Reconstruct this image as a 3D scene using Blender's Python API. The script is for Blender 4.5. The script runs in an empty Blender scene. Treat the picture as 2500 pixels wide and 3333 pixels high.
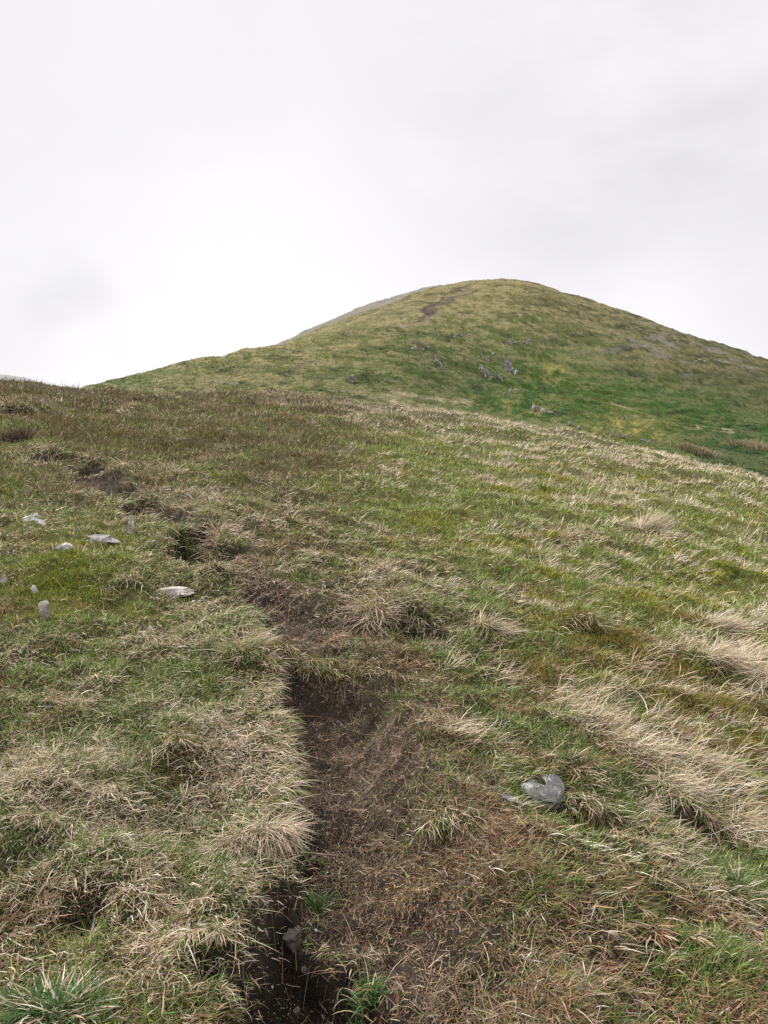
import bpy, math
import numpy as np

# ------------------------------------------------------------------ camera, sky, sun, exposure
scene = bpy.context.scene
EYE = 1.6
PITCH = 8.437            # degrees below level
F = 2471.0               # focal length in photo pixels (2500 x 3333)
cam_data = bpy.data.cameras.new('camera')
cam_data.sensor_fit = 'VERTICAL'
cam_data.sensor_height = 36.0
cam_data.lens = 36.0 * F / 3333.0
cam_data.clip_start = 0.05
cam_data.clip_end = 20000
cam = bpy.data.objects.new('camera', cam_data)
scene.collection.objects.link(cam)
cam.location = (0, 0, EYE)
cam.rotation_euler = (math.radians(90 - PITCH), 0, 0)
scene.camera = cam

scene.view_settings.view_transform = 'Standard'
scene.view_settings.look = 'None'
scene.view_settings.gamma = 1
scene.view_settings.use_curve_mapping = False
scene.view_settings.exposure = 0.35

SUN_AZ, SUN_EL = -56.0, 43.0      # degrees left of the view direction, above level

def make_world():
    w = bpy.data.worlds.new('World')
    scene.world = w
    w.use_nodes = True
    nt = w.node_tree
    N, L = nt.nodes, nt.links
    N.clear()
    out = N.new('ShaderNodeOutputWorld')
    sky = N.new('ShaderNodeTexSky')
    sky.sky_type = 'NISHITA'
    sky.sun_disc = False
    sky.sun_elevation = math.radians(SUN_EL)
    sky.sun_rotation = math.radians(SUN_AZ)
    bg_sky = N.new('ShaderNodeBackground')
    bg_sky.inputs['Strength'].default_value = 0.10
    L.new(sky.outputs[0], bg_sky.inputs['Color'])
    tc = N.new('ShaderNodeTexCoord')
    # cloud sheet: soft noise in sky direction
    def noise(scale, sx, sy, sz, detail, seed):
        mp = N.new('ShaderNodeMapping')
        mp.inputs['Scale'].default_value = (sx, sy, sz)
        mp.inputs['Location'].default_value = (seed, seed * 1.7, seed * .3)
        L.new(tc.outputs['Generated'], mp.inputs['Vector'])
        n = N.new('ShaderNodeTexNoise')
        n.inputs['Scale'].default_value = scale
        n.inputs['Detail'].default_value = detail
        n.inputs['Roughness'].default_value = 0.5
        L.new(mp.outputs[0], n.inputs['Vector'])
        return n.outputs['Fac']
    def math_node(op, a, b, c=None):
        m = N.new('ShaderNodeMath'); m.operation = op
        for i, v in enumerate((a, b) if c is None else (a, b, c)):
            if isinstance(v, (int, float)): m.inputs[i].default_value = v
            else: L.new(v, m.inputs[i])
        return m.outputs[0]
    n1 = noise(1.6, 1, 1, 1.6, 4, 3.1)
    n2 = noise(4.5, 1, 1, 2.0, 5, 7.7)
    # base brightness by height: bright band low down, greyer above, brightest overhead
    sep = N.new('ShaderNodeSeparateXYZ'); L.new(tc.outputs['Generated'], sep.inputs[0])
    ramp = N.new('ShaderNodeValToRGB')
    cr = ramp.color_ramp
    cr.elements[0].position = 0.0; cr.elements[0].color = (.80, .80, .80, 1)
    cr.elements[1].position = 1.0; cr.elements[1].color = (2.3, 2.3, 2.3, 1)
    for p, v in ((.10, .785), (.2, .755), (.34, .735), (.47, .73), (.64, 1.1)):
        e = cr.elements.new(p); e.color = (v, v, v, 1)
    L.new(sep.outputs['Z'], ramp.inputs[0])
    val = ramp.outputs[0]
    val = math_node('MULTIPLY_ADD', math_node('SUBTRACT', n1, 0.5), 0.11, val)
    val = math_node('MULTIPLY_ADD', math_node('SUBTRACT', n2, 0.5), 0.10, val)
    # a few broad grey or bright banks of cloud in fixed sky directions
    def bank(px, py, rad, amount, v):
        d = pix_dir(px, py)
        vm = N.new('ShaderNodeVectorMath'); vm.operation = 'DISTANCE'
        L.new(tc.outputs['Generated'], vm.inputs[0]); vm.inputs[1].default_value = tuple(d)
        mr = N.new('ShaderNodeMapRange'); mr.interpolation_type = 'SMOOTHERSTEP'
        mr.inputs['From Min'].default_value = rad; mr.inputs['From Max'].default_value = 0.0
        mr.inputs['To Min'].default_value = 0; mr.inputs['To Max'].default_value = amount
        # wobble the edge with the fine noise
        dd = math_node('MULTIPLY_ADD', math_node('SUBTRACT', n2, 0.5), rad * 1.8, vm.outputs['Value'])
        L.new(dd, mr.inputs['Value'])
        return math_node('ADD', v, mr.outputs[0])
    val = bank(250, 930, 0.075, -0.05, val)
    val = bank(330, 960, 0.06, -0.05, val)
    val = bank(180, 985, 0.05, -0.03, val)
    val = bank(40, 1080, 0.09, -0.05, val)
    val = bank(2480, 850, 0.36, -0.06, val)
    val = bank(1750, 560, 0.30, -0.05, val)
    val = bank(400, 800, 0.35, 0.015, val)
    val = bank(900, 1000, 0.35, 0.06, val)
    val = bank(2100, 1080, 0.2, 0.06, val)
    col = N.new('ShaderNodeMixRGB'); col.blend_type = 'MULTIPLY'; col.inputs[0].default_value = 1
    tint = N.new('ShaderNodeRGB'); tint.outputs[0].default_value = (0.985, 0.965, 1.0, 1)
    L.new(val, col.inputs[1]); L.new(tint.outputs[0], col.inputs[2])
    bg_cloud = N.new('ShaderNodeBackground'); bg_cloud.inputs['Strength'].default_value = 1.0
    L.new(col.outputs[0], bg_cloud.inputs['Color'])
    mix = N.new('ShaderNodeMixShader'); mix.inputs[0].default_value = 0.97
    L.new(bg_sky.outputs[0], mix.inputs[1]); L.new(bg_cloud.outputs[0], mix.inputs[2])
    L.new(mix.outputs[0], out.inputs['Surface'])

cp, sp = math.cos(math.radians(PITCH)), math.sin(math.radians(PITCH))
def pix_dir(px, py):
    x = np.asarray(px, float) - 1250.0
    u = -(np.asarray(py, float) - 1666.5)
    y = F * cp + u * sp
    z = -F * sp + u * cp
    n = np.sqrt(x * x + y * y + z * z)
    return np.stack([x / n, y / n, z / n], -1)
def pix_polar(px, py):
    """azimuth (right positive) and tangent of elevation of a sight line"""
    d = pix_dir(px, py)
    return np.arctan2(d[..., 0], d[..., 1]), d[..., 2] / np.hypot(d[..., 0], d[..., 1])

make_world()
sun_data = bpy.data.lights.new('sun', 'SUN')
sun_data.energy = 3.2
sun_data.angle = math.radians(14)
sun_data.color = (1.0, 0.97, 0.93)
sun = bpy.data.objects.new('sun', sun_data)
scene.collection.objects.link(sun)
sun.rotation_euler = (math.radians(90 - SUN_EL), 0, math.radians(180 - SUN_AZ))
sun.location = (0, 0, 50)

cy = scene.cycles
cy.max_bounces = 5; cy.diffuse_bounces = 3; cy.glossy_bounces = 2; cy.transmission_bounces = 4
cy.use_denoising = False

# ------------------------------------------------------------------ helpers
rng = np.random.default_rng(11)

def lin(r, g, b):
    c = np.array([r, g, b], float) / 255.0
    return np.where(c <= .04045, c / 12.92, ((c + .055) / 1.055) ** 2.4)

def hash2(ix, iy, seed):
    h = (ix.astype(np.int64) * 374761393 + iy.astype(np.int64) * 668265263 + seed * 974711) & 0xffffffff
    h = ((h ^ (h >> 13)) * 1274126177) & 0xffffffff
    h = ((h ^ (h >> 16)) * 2246822519) & 0xffffffff
    return (h & 0xffff) / 65535.0
def vnoise(x, y, seed=0):
    ix, iy = np.floor(x), np.floor(y)
    fx, fy = x - ix, y - iy
    fx = fx * fx * fx * (fx * (fx * 6 - 15) + 10); fy = fy * fy * fy * (fy * (fy * 6 - 15) + 10)
    a = hash2(ix, iy, seed); b = hash2(ix + 1, iy, seed)
    c = hash2(ix, iy + 1, seed); d = hash2(ix + 1, iy + 1, seed)
    return (a + (b - a) * fx) * (1 - fy) + (c + (d - c) * fx) * fy
def fbm(x, y, seed=0, octaves=4, gain=.5):
    """about -1 .. 1"""
    s, a, t = 0.0, 1.0, 0.0
    ca, sa = math.cos(.6), math.sin(.6)
    for o in range(octaves):
        s = s + a * (vnoise(x, y, seed + o * 17) * 2 - 1); t += a
        x, y = (ca * x - sa * y) * 2.03 + 5.1, (sa * x + ca * y) * 2.03 - 3.7
        a *= gain
    return s / t * 1.6
def sstep(a, b, x):
    t = np.clip((x - a) / (b - a), 0, 1)
    return t * t * (3 - 2 * t)

def set_props(o, label=None, cat=None, group=None, kind=None):
    if label: o['label'] = label
    if cat: o['category'] = cat
    if group: o['group'] = group
    if kind: o['kind'] = kind
    return o

def mesh_object(name, verts, faces, mat, colors=None, smooth=True, parent=None, extra=None):
    """faces: (n,3) or (n,4) array"""
    me = bpy.data.meshes.new(name)
    nf, k = faces.shape
    me.vertices.add(len(verts)); me.vertices.foreach_set('co', np.ascontiguousarray(verts, np.float32).ravel())
    me.loops.add(nf * k); me.loops.foreach_set('vertex_index', np.ascontiguousarray(faces, np.int32).ravel())
    me.polygons.add(nf)
    me.polygons.foreach_set('loop_start', np.arange(0, nf * k, k, dtype=np.int32))
    me.polygons.foreach_set('loop_total', np.full(nf, k, np.int32))
    me.polygons.foreach_set('use_smooth', np.full(nf, smooth, bool))
    me.update(calc_edges=True)
    if colors is not None:
        at = me.attributes.new('tone', 'FLOAT_COLOR', 'POINT')
        c = np.ones((len(verts), 4), np.float32); c[:, :3] = colors
        at.data.foreach_set('color', c.ravel())
    for nm, arr in (extra or {}).items():
        at = me.attributes.new(nm, 'FLOAT', 'POINT')
        at.data.foreach_set('value', np.ascontiguousarray(arr, np.float32))
    me.materials.append(mat)
    o = bpy.data.objects.new(name, me)
    scene.collection.objects.link(o)
    if parent: o.parent = parent
    return o

# ------------------------------------------------------------------ materials
def new_mat(name):
    m = bpy.data.materials.new(name); m.use_nodes = True
    nt = m.node_tree; nt.nodes.clear()
    return m, nt.nodes, nt.links

def blade_material(name, trans=0.25, rough=0.55, spec=0.25):
    m, N, L = new_mat(name)
    out = N.new('ShaderNodeOutputMaterial')
    at = N.new('ShaderNodeAttribute'); at.attribute_name = 'tone'
    p = N.new('ShaderNodeBsdfPrincipled')
    p.inputs['Roughness'].default_value = rough
    p.inputs['Specular IOR Level'].default_value = spec
    L.new(at.outputs['Color'], p.inputs['Base Color'])
    t = N.new('ShaderNodeBsdfTranslucent'); L.new(at.outputs['Color'], t.inputs['Color'])
    mx = N.new('ShaderNodeMixShader'); mx.inputs[0].default_value = trans
    L.new(p.outputs[0], mx.inputs[1]); L.new(t.outputs[0], mx.inputs[2])
    L.new(mx.outputs[0], out.inputs['Surface'])
    return m

def ground_material(name, scales, bump_scale, bump_dist, rough=.95, lo=.55, hi=1.45):
    """albedo from the 'tone' attribute broken up by fine noise, plus bump"""
    m, N, L = new_mat(name)
    out = N.new('ShaderNodeOutputMaterial')
    p = N.new('ShaderNodeBsdfPrincipled')
    p.inputs['Roughness'].default_value = rough
    p.inputs['Specular IOR Level'].default_value = .15
    at = N.new('ShaderNodeAttribute'); at.attribute_name = 'tone'
    tc = N.new('ShaderNodeTexCoord')
    cur = at.outputs['Color']
    for k, (sc, amt) in enumerate(scales):
        n = N.new('ShaderNodeTexNoise'); n.inputs['Scale'].default_value = sc
        n.inputs['Detail'].default_value = 6; n.inputs['Roughness'].default_value = .65
        L.new(tc.outputs['Object'], n.inputs['Vector'])
        mr = N.new('ShaderNodeMapRange')
        mr.inputs['From Min'].default_value = .28; mr.inputs['From Max'].default_value = .72
        mr.inputs['To Min'].default_value = 1 - amt; mr.inputs['To Max'].default_value = 1 + amt
        L.new(n.outputs['Fac'], mr.inputs['Value'])
        mx = N.new('ShaderNodeVectorMath'); mx.operation = 'SCALE'
        L.new(cur, mx.inputs[0]); L.new(mr.outputs[0], mx.inputs['Scale'])
        cur = mx.outputs[0]
    L.new(cur, p.inputs['Base Color'])
    nb = N.new('ShaderNodeTexNoise'); nb.inputs['Scale'].default_value = bump_scale
    nb.inputs['Detail'].default_value = 8; nb.inputs['Roughness'].default_value = .7
    L.new(tc.outputs['Object'], nb.inputs['Vector'])
    b = N.new('ShaderNodeBump'); b.inputs['Strength'].default_value = .9; b.inputs['Distance'].default_value = bump_dist
    L.new(nb.outputs['Fac'], b.inputs['Height']); L.new(b.outputs[0], p.inputs['Normal'])
    L.new(p.outputs[0], out.inputs['Surface'])
    return m

def rock_material(name, base, pale, orange=0.0, scale=1.0, pale_amt=.5):
    m, N, L = new_mat(name)
    out = N.new('ShaderNodeOutputMaterial')
    p = N.new('ShaderNodeBsdfPrincipled'); p.inputs['Roughness'].default_value = .9
    p.inputs['Specular IOR Level'].default_value = .2
    tc = N.new('ShaderNodeTexCoord')
    oi = N.new('ShaderNodeObjectInfo')
    add = N.new('ShaderNodeVectorMath'); add.operation = 'ADD'
    sc = N.new('ShaderNodeVectorMath'); sc.operation = 'SCALE'
    L.new(oi.outputs['Location'], sc.inputs[0]); sc.inputs['Scale'].default_value = 3.7
    L.new(tc.outputs['Object'], add.inputs[0]); L.new(sc.outputs[0], add.inputs[1])
    def nz(s, det, rg=.6):
        n = N.new('ShaderNodeTexNoise'); n.inputs['Scale'].default_value = s * scale
        n.inputs['Detail'].default_value = det; n.inputs['Roughness'].default_value = rg
        L.new(add.outputs[0], n.inputs['Vector']); return n.outputs['Fac']
    def ramp(v, a, b):
        r = N.new('ShaderNodeMapRange'); r.inputs['From Min'].default_value = a; r.inputs['From Max'].default_value = b
        L.new(v, r.inputs['Value']); return r.outputs[0]
    def mix(f, c1, c2):
        x = N.new('ShaderNodeMixRGB')
        if isinstance(f, float): x.inputs[0].default_value = f
        else: L.new(f, x.inputs[0])
        for i, c in ((1, c1), (2, c2)):
            if isinstance(c, tuple): x.inputs[i].default_value = (*c, 1)
            else: L.new(c, x.inputs[i])
        return x.outputs[0]
    dark = tuple(v * .45 for v in base)
    c = mix(ramp(nz(14, 8, .7), .35, .65), dark, base)
    c = mix(ramp(nz(6, 5), .62 - .25 * pale_amt, .72 - .2 * pale_amt), c, pale)
    c = mix(ramp(nz(38, 3), .60, .66), c, tuple(v * .35 for v in base))
    if orange:
        c = mix(ramp(nz(9, 5, .7), .62, .74), c, (.36, .25, .16))
    L.new(c, p.inputs['Base Color'])
    b = N.new('ShaderNodeBump'); b.inputs['Strength'].default_value = .7; b.inputs['Distance'].default_value = .02 / scale
    L.new(nz(30, 8, .7), b.inputs['Height']); L.new(b.outputs[0], p.inputs['Normal'])
    L.new(p.outputs[0], out.inputs['Surface'])
    return m

M_BLADE = blade_material('grass_blades', .16)
M_MOSS = blade_material('moss_shoots', .15, .7, .1)
M_GROUND = ground_material('turf_floor', ((38, .55), (9, .35)), 60, .012)
M_PEAT = ground_material('bare_peat', ((70, .6), (16, .45), (4, .3)), 85, .018, .9)
M_HILL = ground_material('hillside_turf', ((2.3, .6), (.6, .42)), 2.6, .4)
M_FAR = ground_material('far_hill', ((.02, .2),), .05, 3)
M_PALE = rock_material('pale_weathered_rock', (.37, .34, .295), (.56, .52, .46), 0, 1, .6)
M_GREY = rock_material('grey_slate_rock', (.32, .305, .28), (.56, .53, .48), 0, 1, .5)
M_LICHEN = rock_material('lichened_rock', (.15, .147, .142), (.36, .35, .33), 1, 2.6, .36)
M_WHITE = rock_material('white_quartz', (.54, .52, .48), (.74, .72, .69), 0, 1, .7)
M_MUDDY = rock_material('muddy_rock', (.14, .12, .10), (.22, .19, .16), 0, 1, .4)
M_CRAG = rock_material('crag_rock', (.25, .24, .22), (.44, .415, .38), 0, .12, .5)

# ------------------------------------------------------------------ the terrain: one height field z(azimuth, distance)
RB = 30.0       # distance of the near brow
brow_px = [(-900,1225),(0,1240),(119,1247),(181,1256),(268,1263),(398,1266),(506,1272),(600,1278),(793,1268),(938,1277),
           (1034,1287),(1106,1298),(1227,1305),(1323,1319),(1408,1330),(1481,1343),(1553,1357),(1625,1375),(1788,1398),
           (1900,1421),(2008,1439),(2153,1461),(2211,1474),(2334,1510),(2424,1536),(2500,1564),(3300,1690)]
spur_px = [(-900,1380),(0,1330),(250,1280),(307,1258),(362,1247),(427,1227),(539,1202),(600,1184),(663,1173),(730,1166),(788,1146),
           (909,1127),(1000,1124),(1100,1112),(1180,1116),(1260,1128),(1350,1146),(1450,1192),(1600,1245),(1800,1300),
           (2000,1345),(2300,1400),(2500,1420),(3300,1500)]
sky_px = [(-900,1420),(0,1380),(307,1300),(600,1225),(800,1165),(909,1135),(980,1103),(1059,1071),(1131,1040),(1238,1003),(1358,958),
          (1450,933),(1503,923),(1560,916),(1623,912),(1700,915),(1760,926),(1830,950),(1880,963),(1929,982),(2019,1011),
          (2117,1047),(2207,1081),(2280,1107),(2370,1136),(2406,1145),(2443,1161),(2500,1179),(3300,1500)]
far_px = [(-900,1430),(0,1390),(307,1310),(600,1235),(800,1175),(900,1127),(963,1095),(1093,1036),(1165,1004),(1238,979),(1324,957),
          (1377,940),(1430,930),(1450,936),(1503,930),(1623,925),(1700,930),(1830,970),(2019,1035),(2280,1130),(2500,1210),(3300,1540)]

def curve_T(pts, th):
    p = np.array(pts, float)
    a, t = pix_polar(p[:, 0], p[:, 1])
    return np.interp(th, a, t)

# azimuth columns: fine inside the view, coarse round the rest
TH_IN = np.arange(-0.80, 0.8001, 0.00165)
th_out = np.linspace(0.80, math.pi, 26)[1:]
TH = np.concatenate([-th_out[::-1], TH_IN, th_out])
R1 = np.geomspace(0.5, 1.5, 40)[:-1]
R2 = np.geomspace(1.5, 40, 900)[:-1]
R3 = np.concatenate([np.geomspace(40, 210, 600)[:-1], np.geomspace(210, 900, 260)[:-1]])
R4 = np.geomspace(900, 6000, 24)
RR = np.concatenate([R1, R2, R3, R4])
LR = np.log(RR)

def b_of(th):
    thc = np.clip(th, -0.8, 0.8)
    Tb = curve_T(brow_px, thc) - .0042
    # brow detail smoothed for the ramp below it
    return Tb + EYE / RB

def smooth_b(th):
    g = np.linspace(-1.0, 1.0, 801)
    v = b_of(g); k = np.ones(61) / 61
    vs = np.convolve(np.pad(v, 30, mode='edge'), k, 'valid')
    return np.interp(th, g, vs)

def pchip(xk, yk, x):
    """xk (K,), yk (K,N), x (M,) -> (M,N)"""
    h = np.diff(xk)[:, None]; d = np.diff(yk, axis=0) / h
    m = np.zeros_like(yk)
    w1 = 2 * h[1:] + h[:-1]; w2 = h[1:] + 2 * h[:-1]
    same = d[:-1] * d[1:] > 0
    with np.errstate(divide='ignore', invalid='ignore'):
        hm = (w1 + w2) / (w1 / d[:-1] + w2 / d[1:])
    m[1:-1] = np.where(same, hm, 0)
    m[0] = d[0]; m[-1] = d[-1]
    i = np.clip(np.searchsorted(xk, x) - 1, 0, len(xk) - 2)
    hh = h[i]; t = ((x - xk[i]) [:, None]) / hh
    return ((1 + 2*t) * (1-t)**2 * yk[i] + t * (1-t)**2 * hh * m[i] + t*t*(3-2*t) * yk[i+1] + t*t*(t-1) * hh * m[i+1])

def base_T():
    th = np.clip(TH, -0.8, 0.8)
    Tb = curve_T(brow_px, th) - .0042; bs = smooth_b(th)
    S = curve_T(spur_px, th); K = curve_T(sky_px, th); K2 = curve_T(far_px, th)
    xk, yk = [], []
    near = np.geomspace(0.5, 18, 60)
    for r in near:
        xk.append(math.log(r)); yk.append(bs - EYE / r)
    def add(r, T): xk.append(math.log(r)); yk.append(T)
    Tbs = bs - EYE / RB
    add(24, Tbs + (Tb - Tbs) * .5 - .0095)
    add(RB, Tb)
    add(35, Tb - .004)
    add(48, Tb - .030)
    lowb = np.minimum(Tb - .012, S - .01)
    add(75, lowb)
    add(105, lowb + (S - lowb) * .52)
    add(140, S)
    add(170, S - .006 - .012 * (S > K + .002))
    add(215, np.where(K > S, S + (K - S) * .22, K - .004))
    add(290, np.where(K > S, S + (K - S) * .62, K - .002))
    add(420, K)
    add(520, np.minimum(K, K2) - .004)
    add(640, K2)
    add(900, K2 - .06)
    add(6000, np.full_like(Tb, -.03))
    T = pchip(np.array(xk), np.array(yk), LR)
    return T

def base_point(px, py):
    """where a sight line meets the smooth near slope (flat cone approximation)"""
    a, t = pix_polar(px, py)
    r = EYE / np.maximum(smooth_b(a) - t, 1e-3)
    return a, r
def row_of(th, r):
    """the photo row that a point of the smooth near slope stands on, used as a survey coordinate"""
    T = smooth_b(th) - EYE / r
    c = np.cos(th)
    # invert pix_polar: z/y with y = c, z = T (per unit horizontal distance)
    u = F * (T * cp + sp * c) / (c * cp - T * sp)
    x = F * np.sin(th) / (c * cp - T * sp)
    return 1250 + x, 1666.5 - u

TT = base_T()
RG, TG = np.meshgrid(RR, TH, indexing='ij')
XG, YG = RG * np.sin(TG), RG * np.cos(TG)
Z = EYE + RG * TT

# relief of tussocks and hummocks
def hummock(x, y):
    s = 1 + .5 * sstep(180, 350, np.hypot(x, y))
    return (vnoise(x * .62 / s + .3 * y, y * .40 / s, 27) ** 1.5 + .45 * vnoise(x * 1.3 / s, y * .9 / s, 28)) * (.55 + .6 * vnoise(x * .05, y * .07, 29)) - .4
def relief(x, y, r):
    near = 1 - sstep(28, 60, r)
    z = near * ((.075 + .10 * sstep(12, 24, r)) * fbm(x * .55, y * .55, 1, 3) + (.030 + .025 * sstep(5, 9, r)) * fbm(x * 1.7, y * 1.7, 2, 3) + .036 * (1 - .5 * sstep(8, 20, r)) * fbm(x * 6.5, y * 6.5, 3, 3))
    far = sstep(45, 110, r)
    # rough ground on the hill: hummocks drawn out along the slope
    z += far * (1.1 * fbm(x * .022, y * .03, 21, 3) * sstep(90, 200, r) + .50 * fbm(x * .11, y * .16, 22, 4) + .5 * sstep(150, 200, r) * fbm(x * .09 + 3, y * .42, 25, 3) + (.40 - .12 * sstep(115, 140, r) - .1 * sstep(170, 300, r)) * hummock(x, y))
    z += sstep(200, 420, r) * .5 * fbm(x * .12, y * .12, 24, 4)
    return z
Z += relief(XG, YG, RG) * sstep(1.0, 1.9, RG + .3)

# --- the worn path: rows of (photo row, left edge, right edge, depth m, left softness m, right softness m)
hole_rows = [(3700,680,1290,.25,.16,.16),(3333,735,1200,.25,.16,.15),(3195,785,1170,.24,.15,.15),(3060,815,1130,.22,.14,.14),(2978,830,1080,.20,.13,.13),
             (2900,836,1035,.18,.11,.12),(2830,846,1005,.16,.09,.11),(2760,893,995,.12,.06,.09),(2700,940,1000,.09,.05,.07),(2600,945,1000,.07,.04,.06),(2500,925,985,.07,.04,.06),(2400,920,970,.05,.04,.06),(2330,905,950,0,.04,.05)]
shelf_rows = [(3700,860,1560,.06,.10,.5),(3333,860,1540,.07,.10,.5),(3000,860,1500,.09,.08,.5),(2840,890,1470,.11,.05,.45),(2700,950,1430,.13,.05,.42),
              (2600,955,1380,.14,.04,.38),(2490,930,1350,.15,.04,.36),(2400,925,1310,.16,.05,.36),(2320,910,1280,.17,.05,.34),(2250,885,1240,.17,.05,.34),
              (2205,875,1200,.145,.05,.30),(2160,868,1190,.06,.05,.3),(2120,862,1170,.05,.06,.3),(2060,850,1170,.09,.06,.4),(1990,805,1080,.09,.06,.4),
              (1935,770,960,.05,.06,.3),(1890,745,860,.02,.06,.3),(1862,680,780,.03,.06,.25),(1845,640,760,.09,.06,.25),(1800,618,745,.16,.06,.25),
              (1775,615,700,.15,.06,.2),(1745,590,650,.09,.08,.15),(1700,535,590,.08,.08,.2),(1660,465,525,.09,.08,.2),(1625,405,470,.09,.1,.2),
              (1592,345,420,.11,.1,.2),(1565,290,390,.09,.12,.2),(1535,262,320,.03,.12,.2),(1500,285,340,.09,.12,.2),(1480,300,335,0,.1,.2)]
def row_profile(rows):
    """turn survey rows into functions of distance"""
    out = []
    for (py, xl, xr, d, sl, sr) in rows:
        al, rl = base_point(xl, py); ar, rr = base_point(xr, py)
        out.append((0.5 * (rl + rr), al, ar, d, sl, sr))
    return np.array(sorted(out))
P_HOLE, P_SHELF = row_profile(hole_rows), row_profile(shelf_rows)
def path_field(th, r, prof, wob):
    """(mask 0..1, depth m) of one worn feature"""
    al = np.interp(r, prof[:, 0], prof[:, 1]); ar = np.interp(r, prof[:, 0], prof[:, 2])
    d = np.interp(r, prof[:, 0], prof[:, 3]); sl = np.interp(r, prof[:, 0], prof[:, 4]); sr = np.interp(r, prof[:, 0], prof[:, 5])
    dl = (th - al) * r + wob; dr = (ar - th) * r + wob
    m = sstep(-sl * .5, sl * .5, dl) * sstep(-sr * .5, sr * .5, dr)
    m = m * ((r > prof[0, 0] * .98) & (r < prof[-1, 0]))
    return m, m * d * (1.6 + .9 * sstep(5.5, 8, r))
def path_at(th, r):
    x, y = r * np.sin(th), r * np.cos(th)
    wob = (.06 * fbm(x * 3.1, y * 3.1, 31, 3) + .075 * fbm(x * 1.3, y * 1.3, 33, 2) + .022 * fbm(x * 11, y * 11, 32, 2)) * np.clip(r / 4, .7, 2)
    mh, dh = path_field(th, r, P_HOLE, wob * .9)
    ms, ds = path_field(th, r, P_SHELF, wob)
    return mh, ms, np.maximum(dh, ds) + .35 * np.minimum(dh, ds)
sel = RR < 40
mh, ms, dep = path_at(TG[sel], RG[sel])
PATH = np.zeros_like(Z); HOLE = np.zeros_like(Z)
PATH[sel] = np.maximum(ms, mh); HOLE[sel] = mh
Z[sel] -= dep
Z[sel] += PATH[sel] * (.012 * fbm(XG[sel] * 22, YG[sel] * 22, 41, 3) + .02 * fbm(XG[sel] * 7, YG[sel] * 7, 42, 2))
# lip of turf that stands proud beside the worn ground
# small scarps and hollows: (px, py, half width px, height m, run m behind)
scarps = [(1325,2062,105,.16,.55),(690,1800,75,.15,.9),(470,1650,50,.07,.9),(390,1585,50,.08,.9),(310,1505,30,.08,.9),(1000,2195,190,.05,.5),(430,1925,70,.07,.5),(690,1915,60,.06,.4),(560,1800,40,.08,.5),
          (65,1440,45,-.05,.8),(150,1500,70,.12,1.2),(70,1345,80,.12,1.6),(1900,2095,70,.05,.5),(1190,2030,60,.05,.3),
          (1900,2640,110,.06,.35),(2250,2650,120,.055,.5),(560,2480,70,.05,.3),(150,2700,120,.05,.3),(700,3060,110,.07,.25),(1450,2700,120,.04,.3)]
for (px, py, hw, h, run) in scarps:
    a, r = base_point(px, py)
    wth = hw / F
    win = np.exp(-((TG[sel] - a) / wth) ** 2)
    dr = RG[sel] - r + .06 * r * .3 * fbm(XG[sel] * 4, YG[sel] * 4, 51, 2)
    Z[sel] += h * win * sstep(-.03, .05, dr) * (1 - sstep(run * .5, run * 2.2, dr))
    Z[sel] -= .5 * h * win * np.exp(-((dr + .05) / .07) ** 2)
pits = [(230,1880,150,-.13),(665,1806,50,.20),(450,1640,24,.08),(400,1600,24,.08),(330,1560,24,.08),(318,1496,22,.10),(255,2890,55,.16),(650,3120,60,.10),(440,3090,50,.08),(900,3260,60,.06),(2210,2960,60,.10),(2120,3060,50,.06),(1600,2130,40,.05),(330,2290,40,.05)]
for (px, py, hw, h) in pits:
    a, r = base_point(px, py)
    d2 = ((TG[sel] - a) * r) ** 2 + (RG[sel] - r) ** 2
    s = hw / F * r
    Z[sel] -= h * np.exp(-d2 / (s * s))

def ground_z(th, r):
    fi = np.interp(np.log(np.maximum(r, .501)), LR, np.arange(len(LR)))
    fj = np.interp(th, TH, np.arange(len(TH)))
    i = np.minimum(fi.astype(int), len(LR) - 2); j = np.minimum(fj.astype(int), len(TH) - 2)
    u, v = fi - i, fj - j
    return (Z[i, j] * (1-u) * (1-v) + Z[i+1, j] * u * (1-v) + Z[i, j+1] * (1-u) * v + Z[i+1, j+1] * u * v)
def ground_xy(x, y):
    return ground_z(np.arctan2(x, y), np.hypot(x, y))
def hit(px, py):
    """first point of the terrain on a sight line"""
    a, t = pix_polar(px, py)
    col = np.array([ground_z(np.full_like(RR, a), RR)])[0]
    T = (col - EYE) / RR
    k = np.argmax(T >= t) if np.any(T >= t) else len(RR) - 1
    k = max(k, 1)
    f = (t - T[k-1]) / (T[k] - T[k-1] + 1e-12)
    r = RR[k-1] + np.clip(f, 0, 1) * (RR[k] - RR[k-1])
    x, y = r * math.sin(a), r * math.cos(a)
    return np.array([x, y, float(ground_xy(np.array([x]), np.array([y]))[0])]), r

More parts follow.
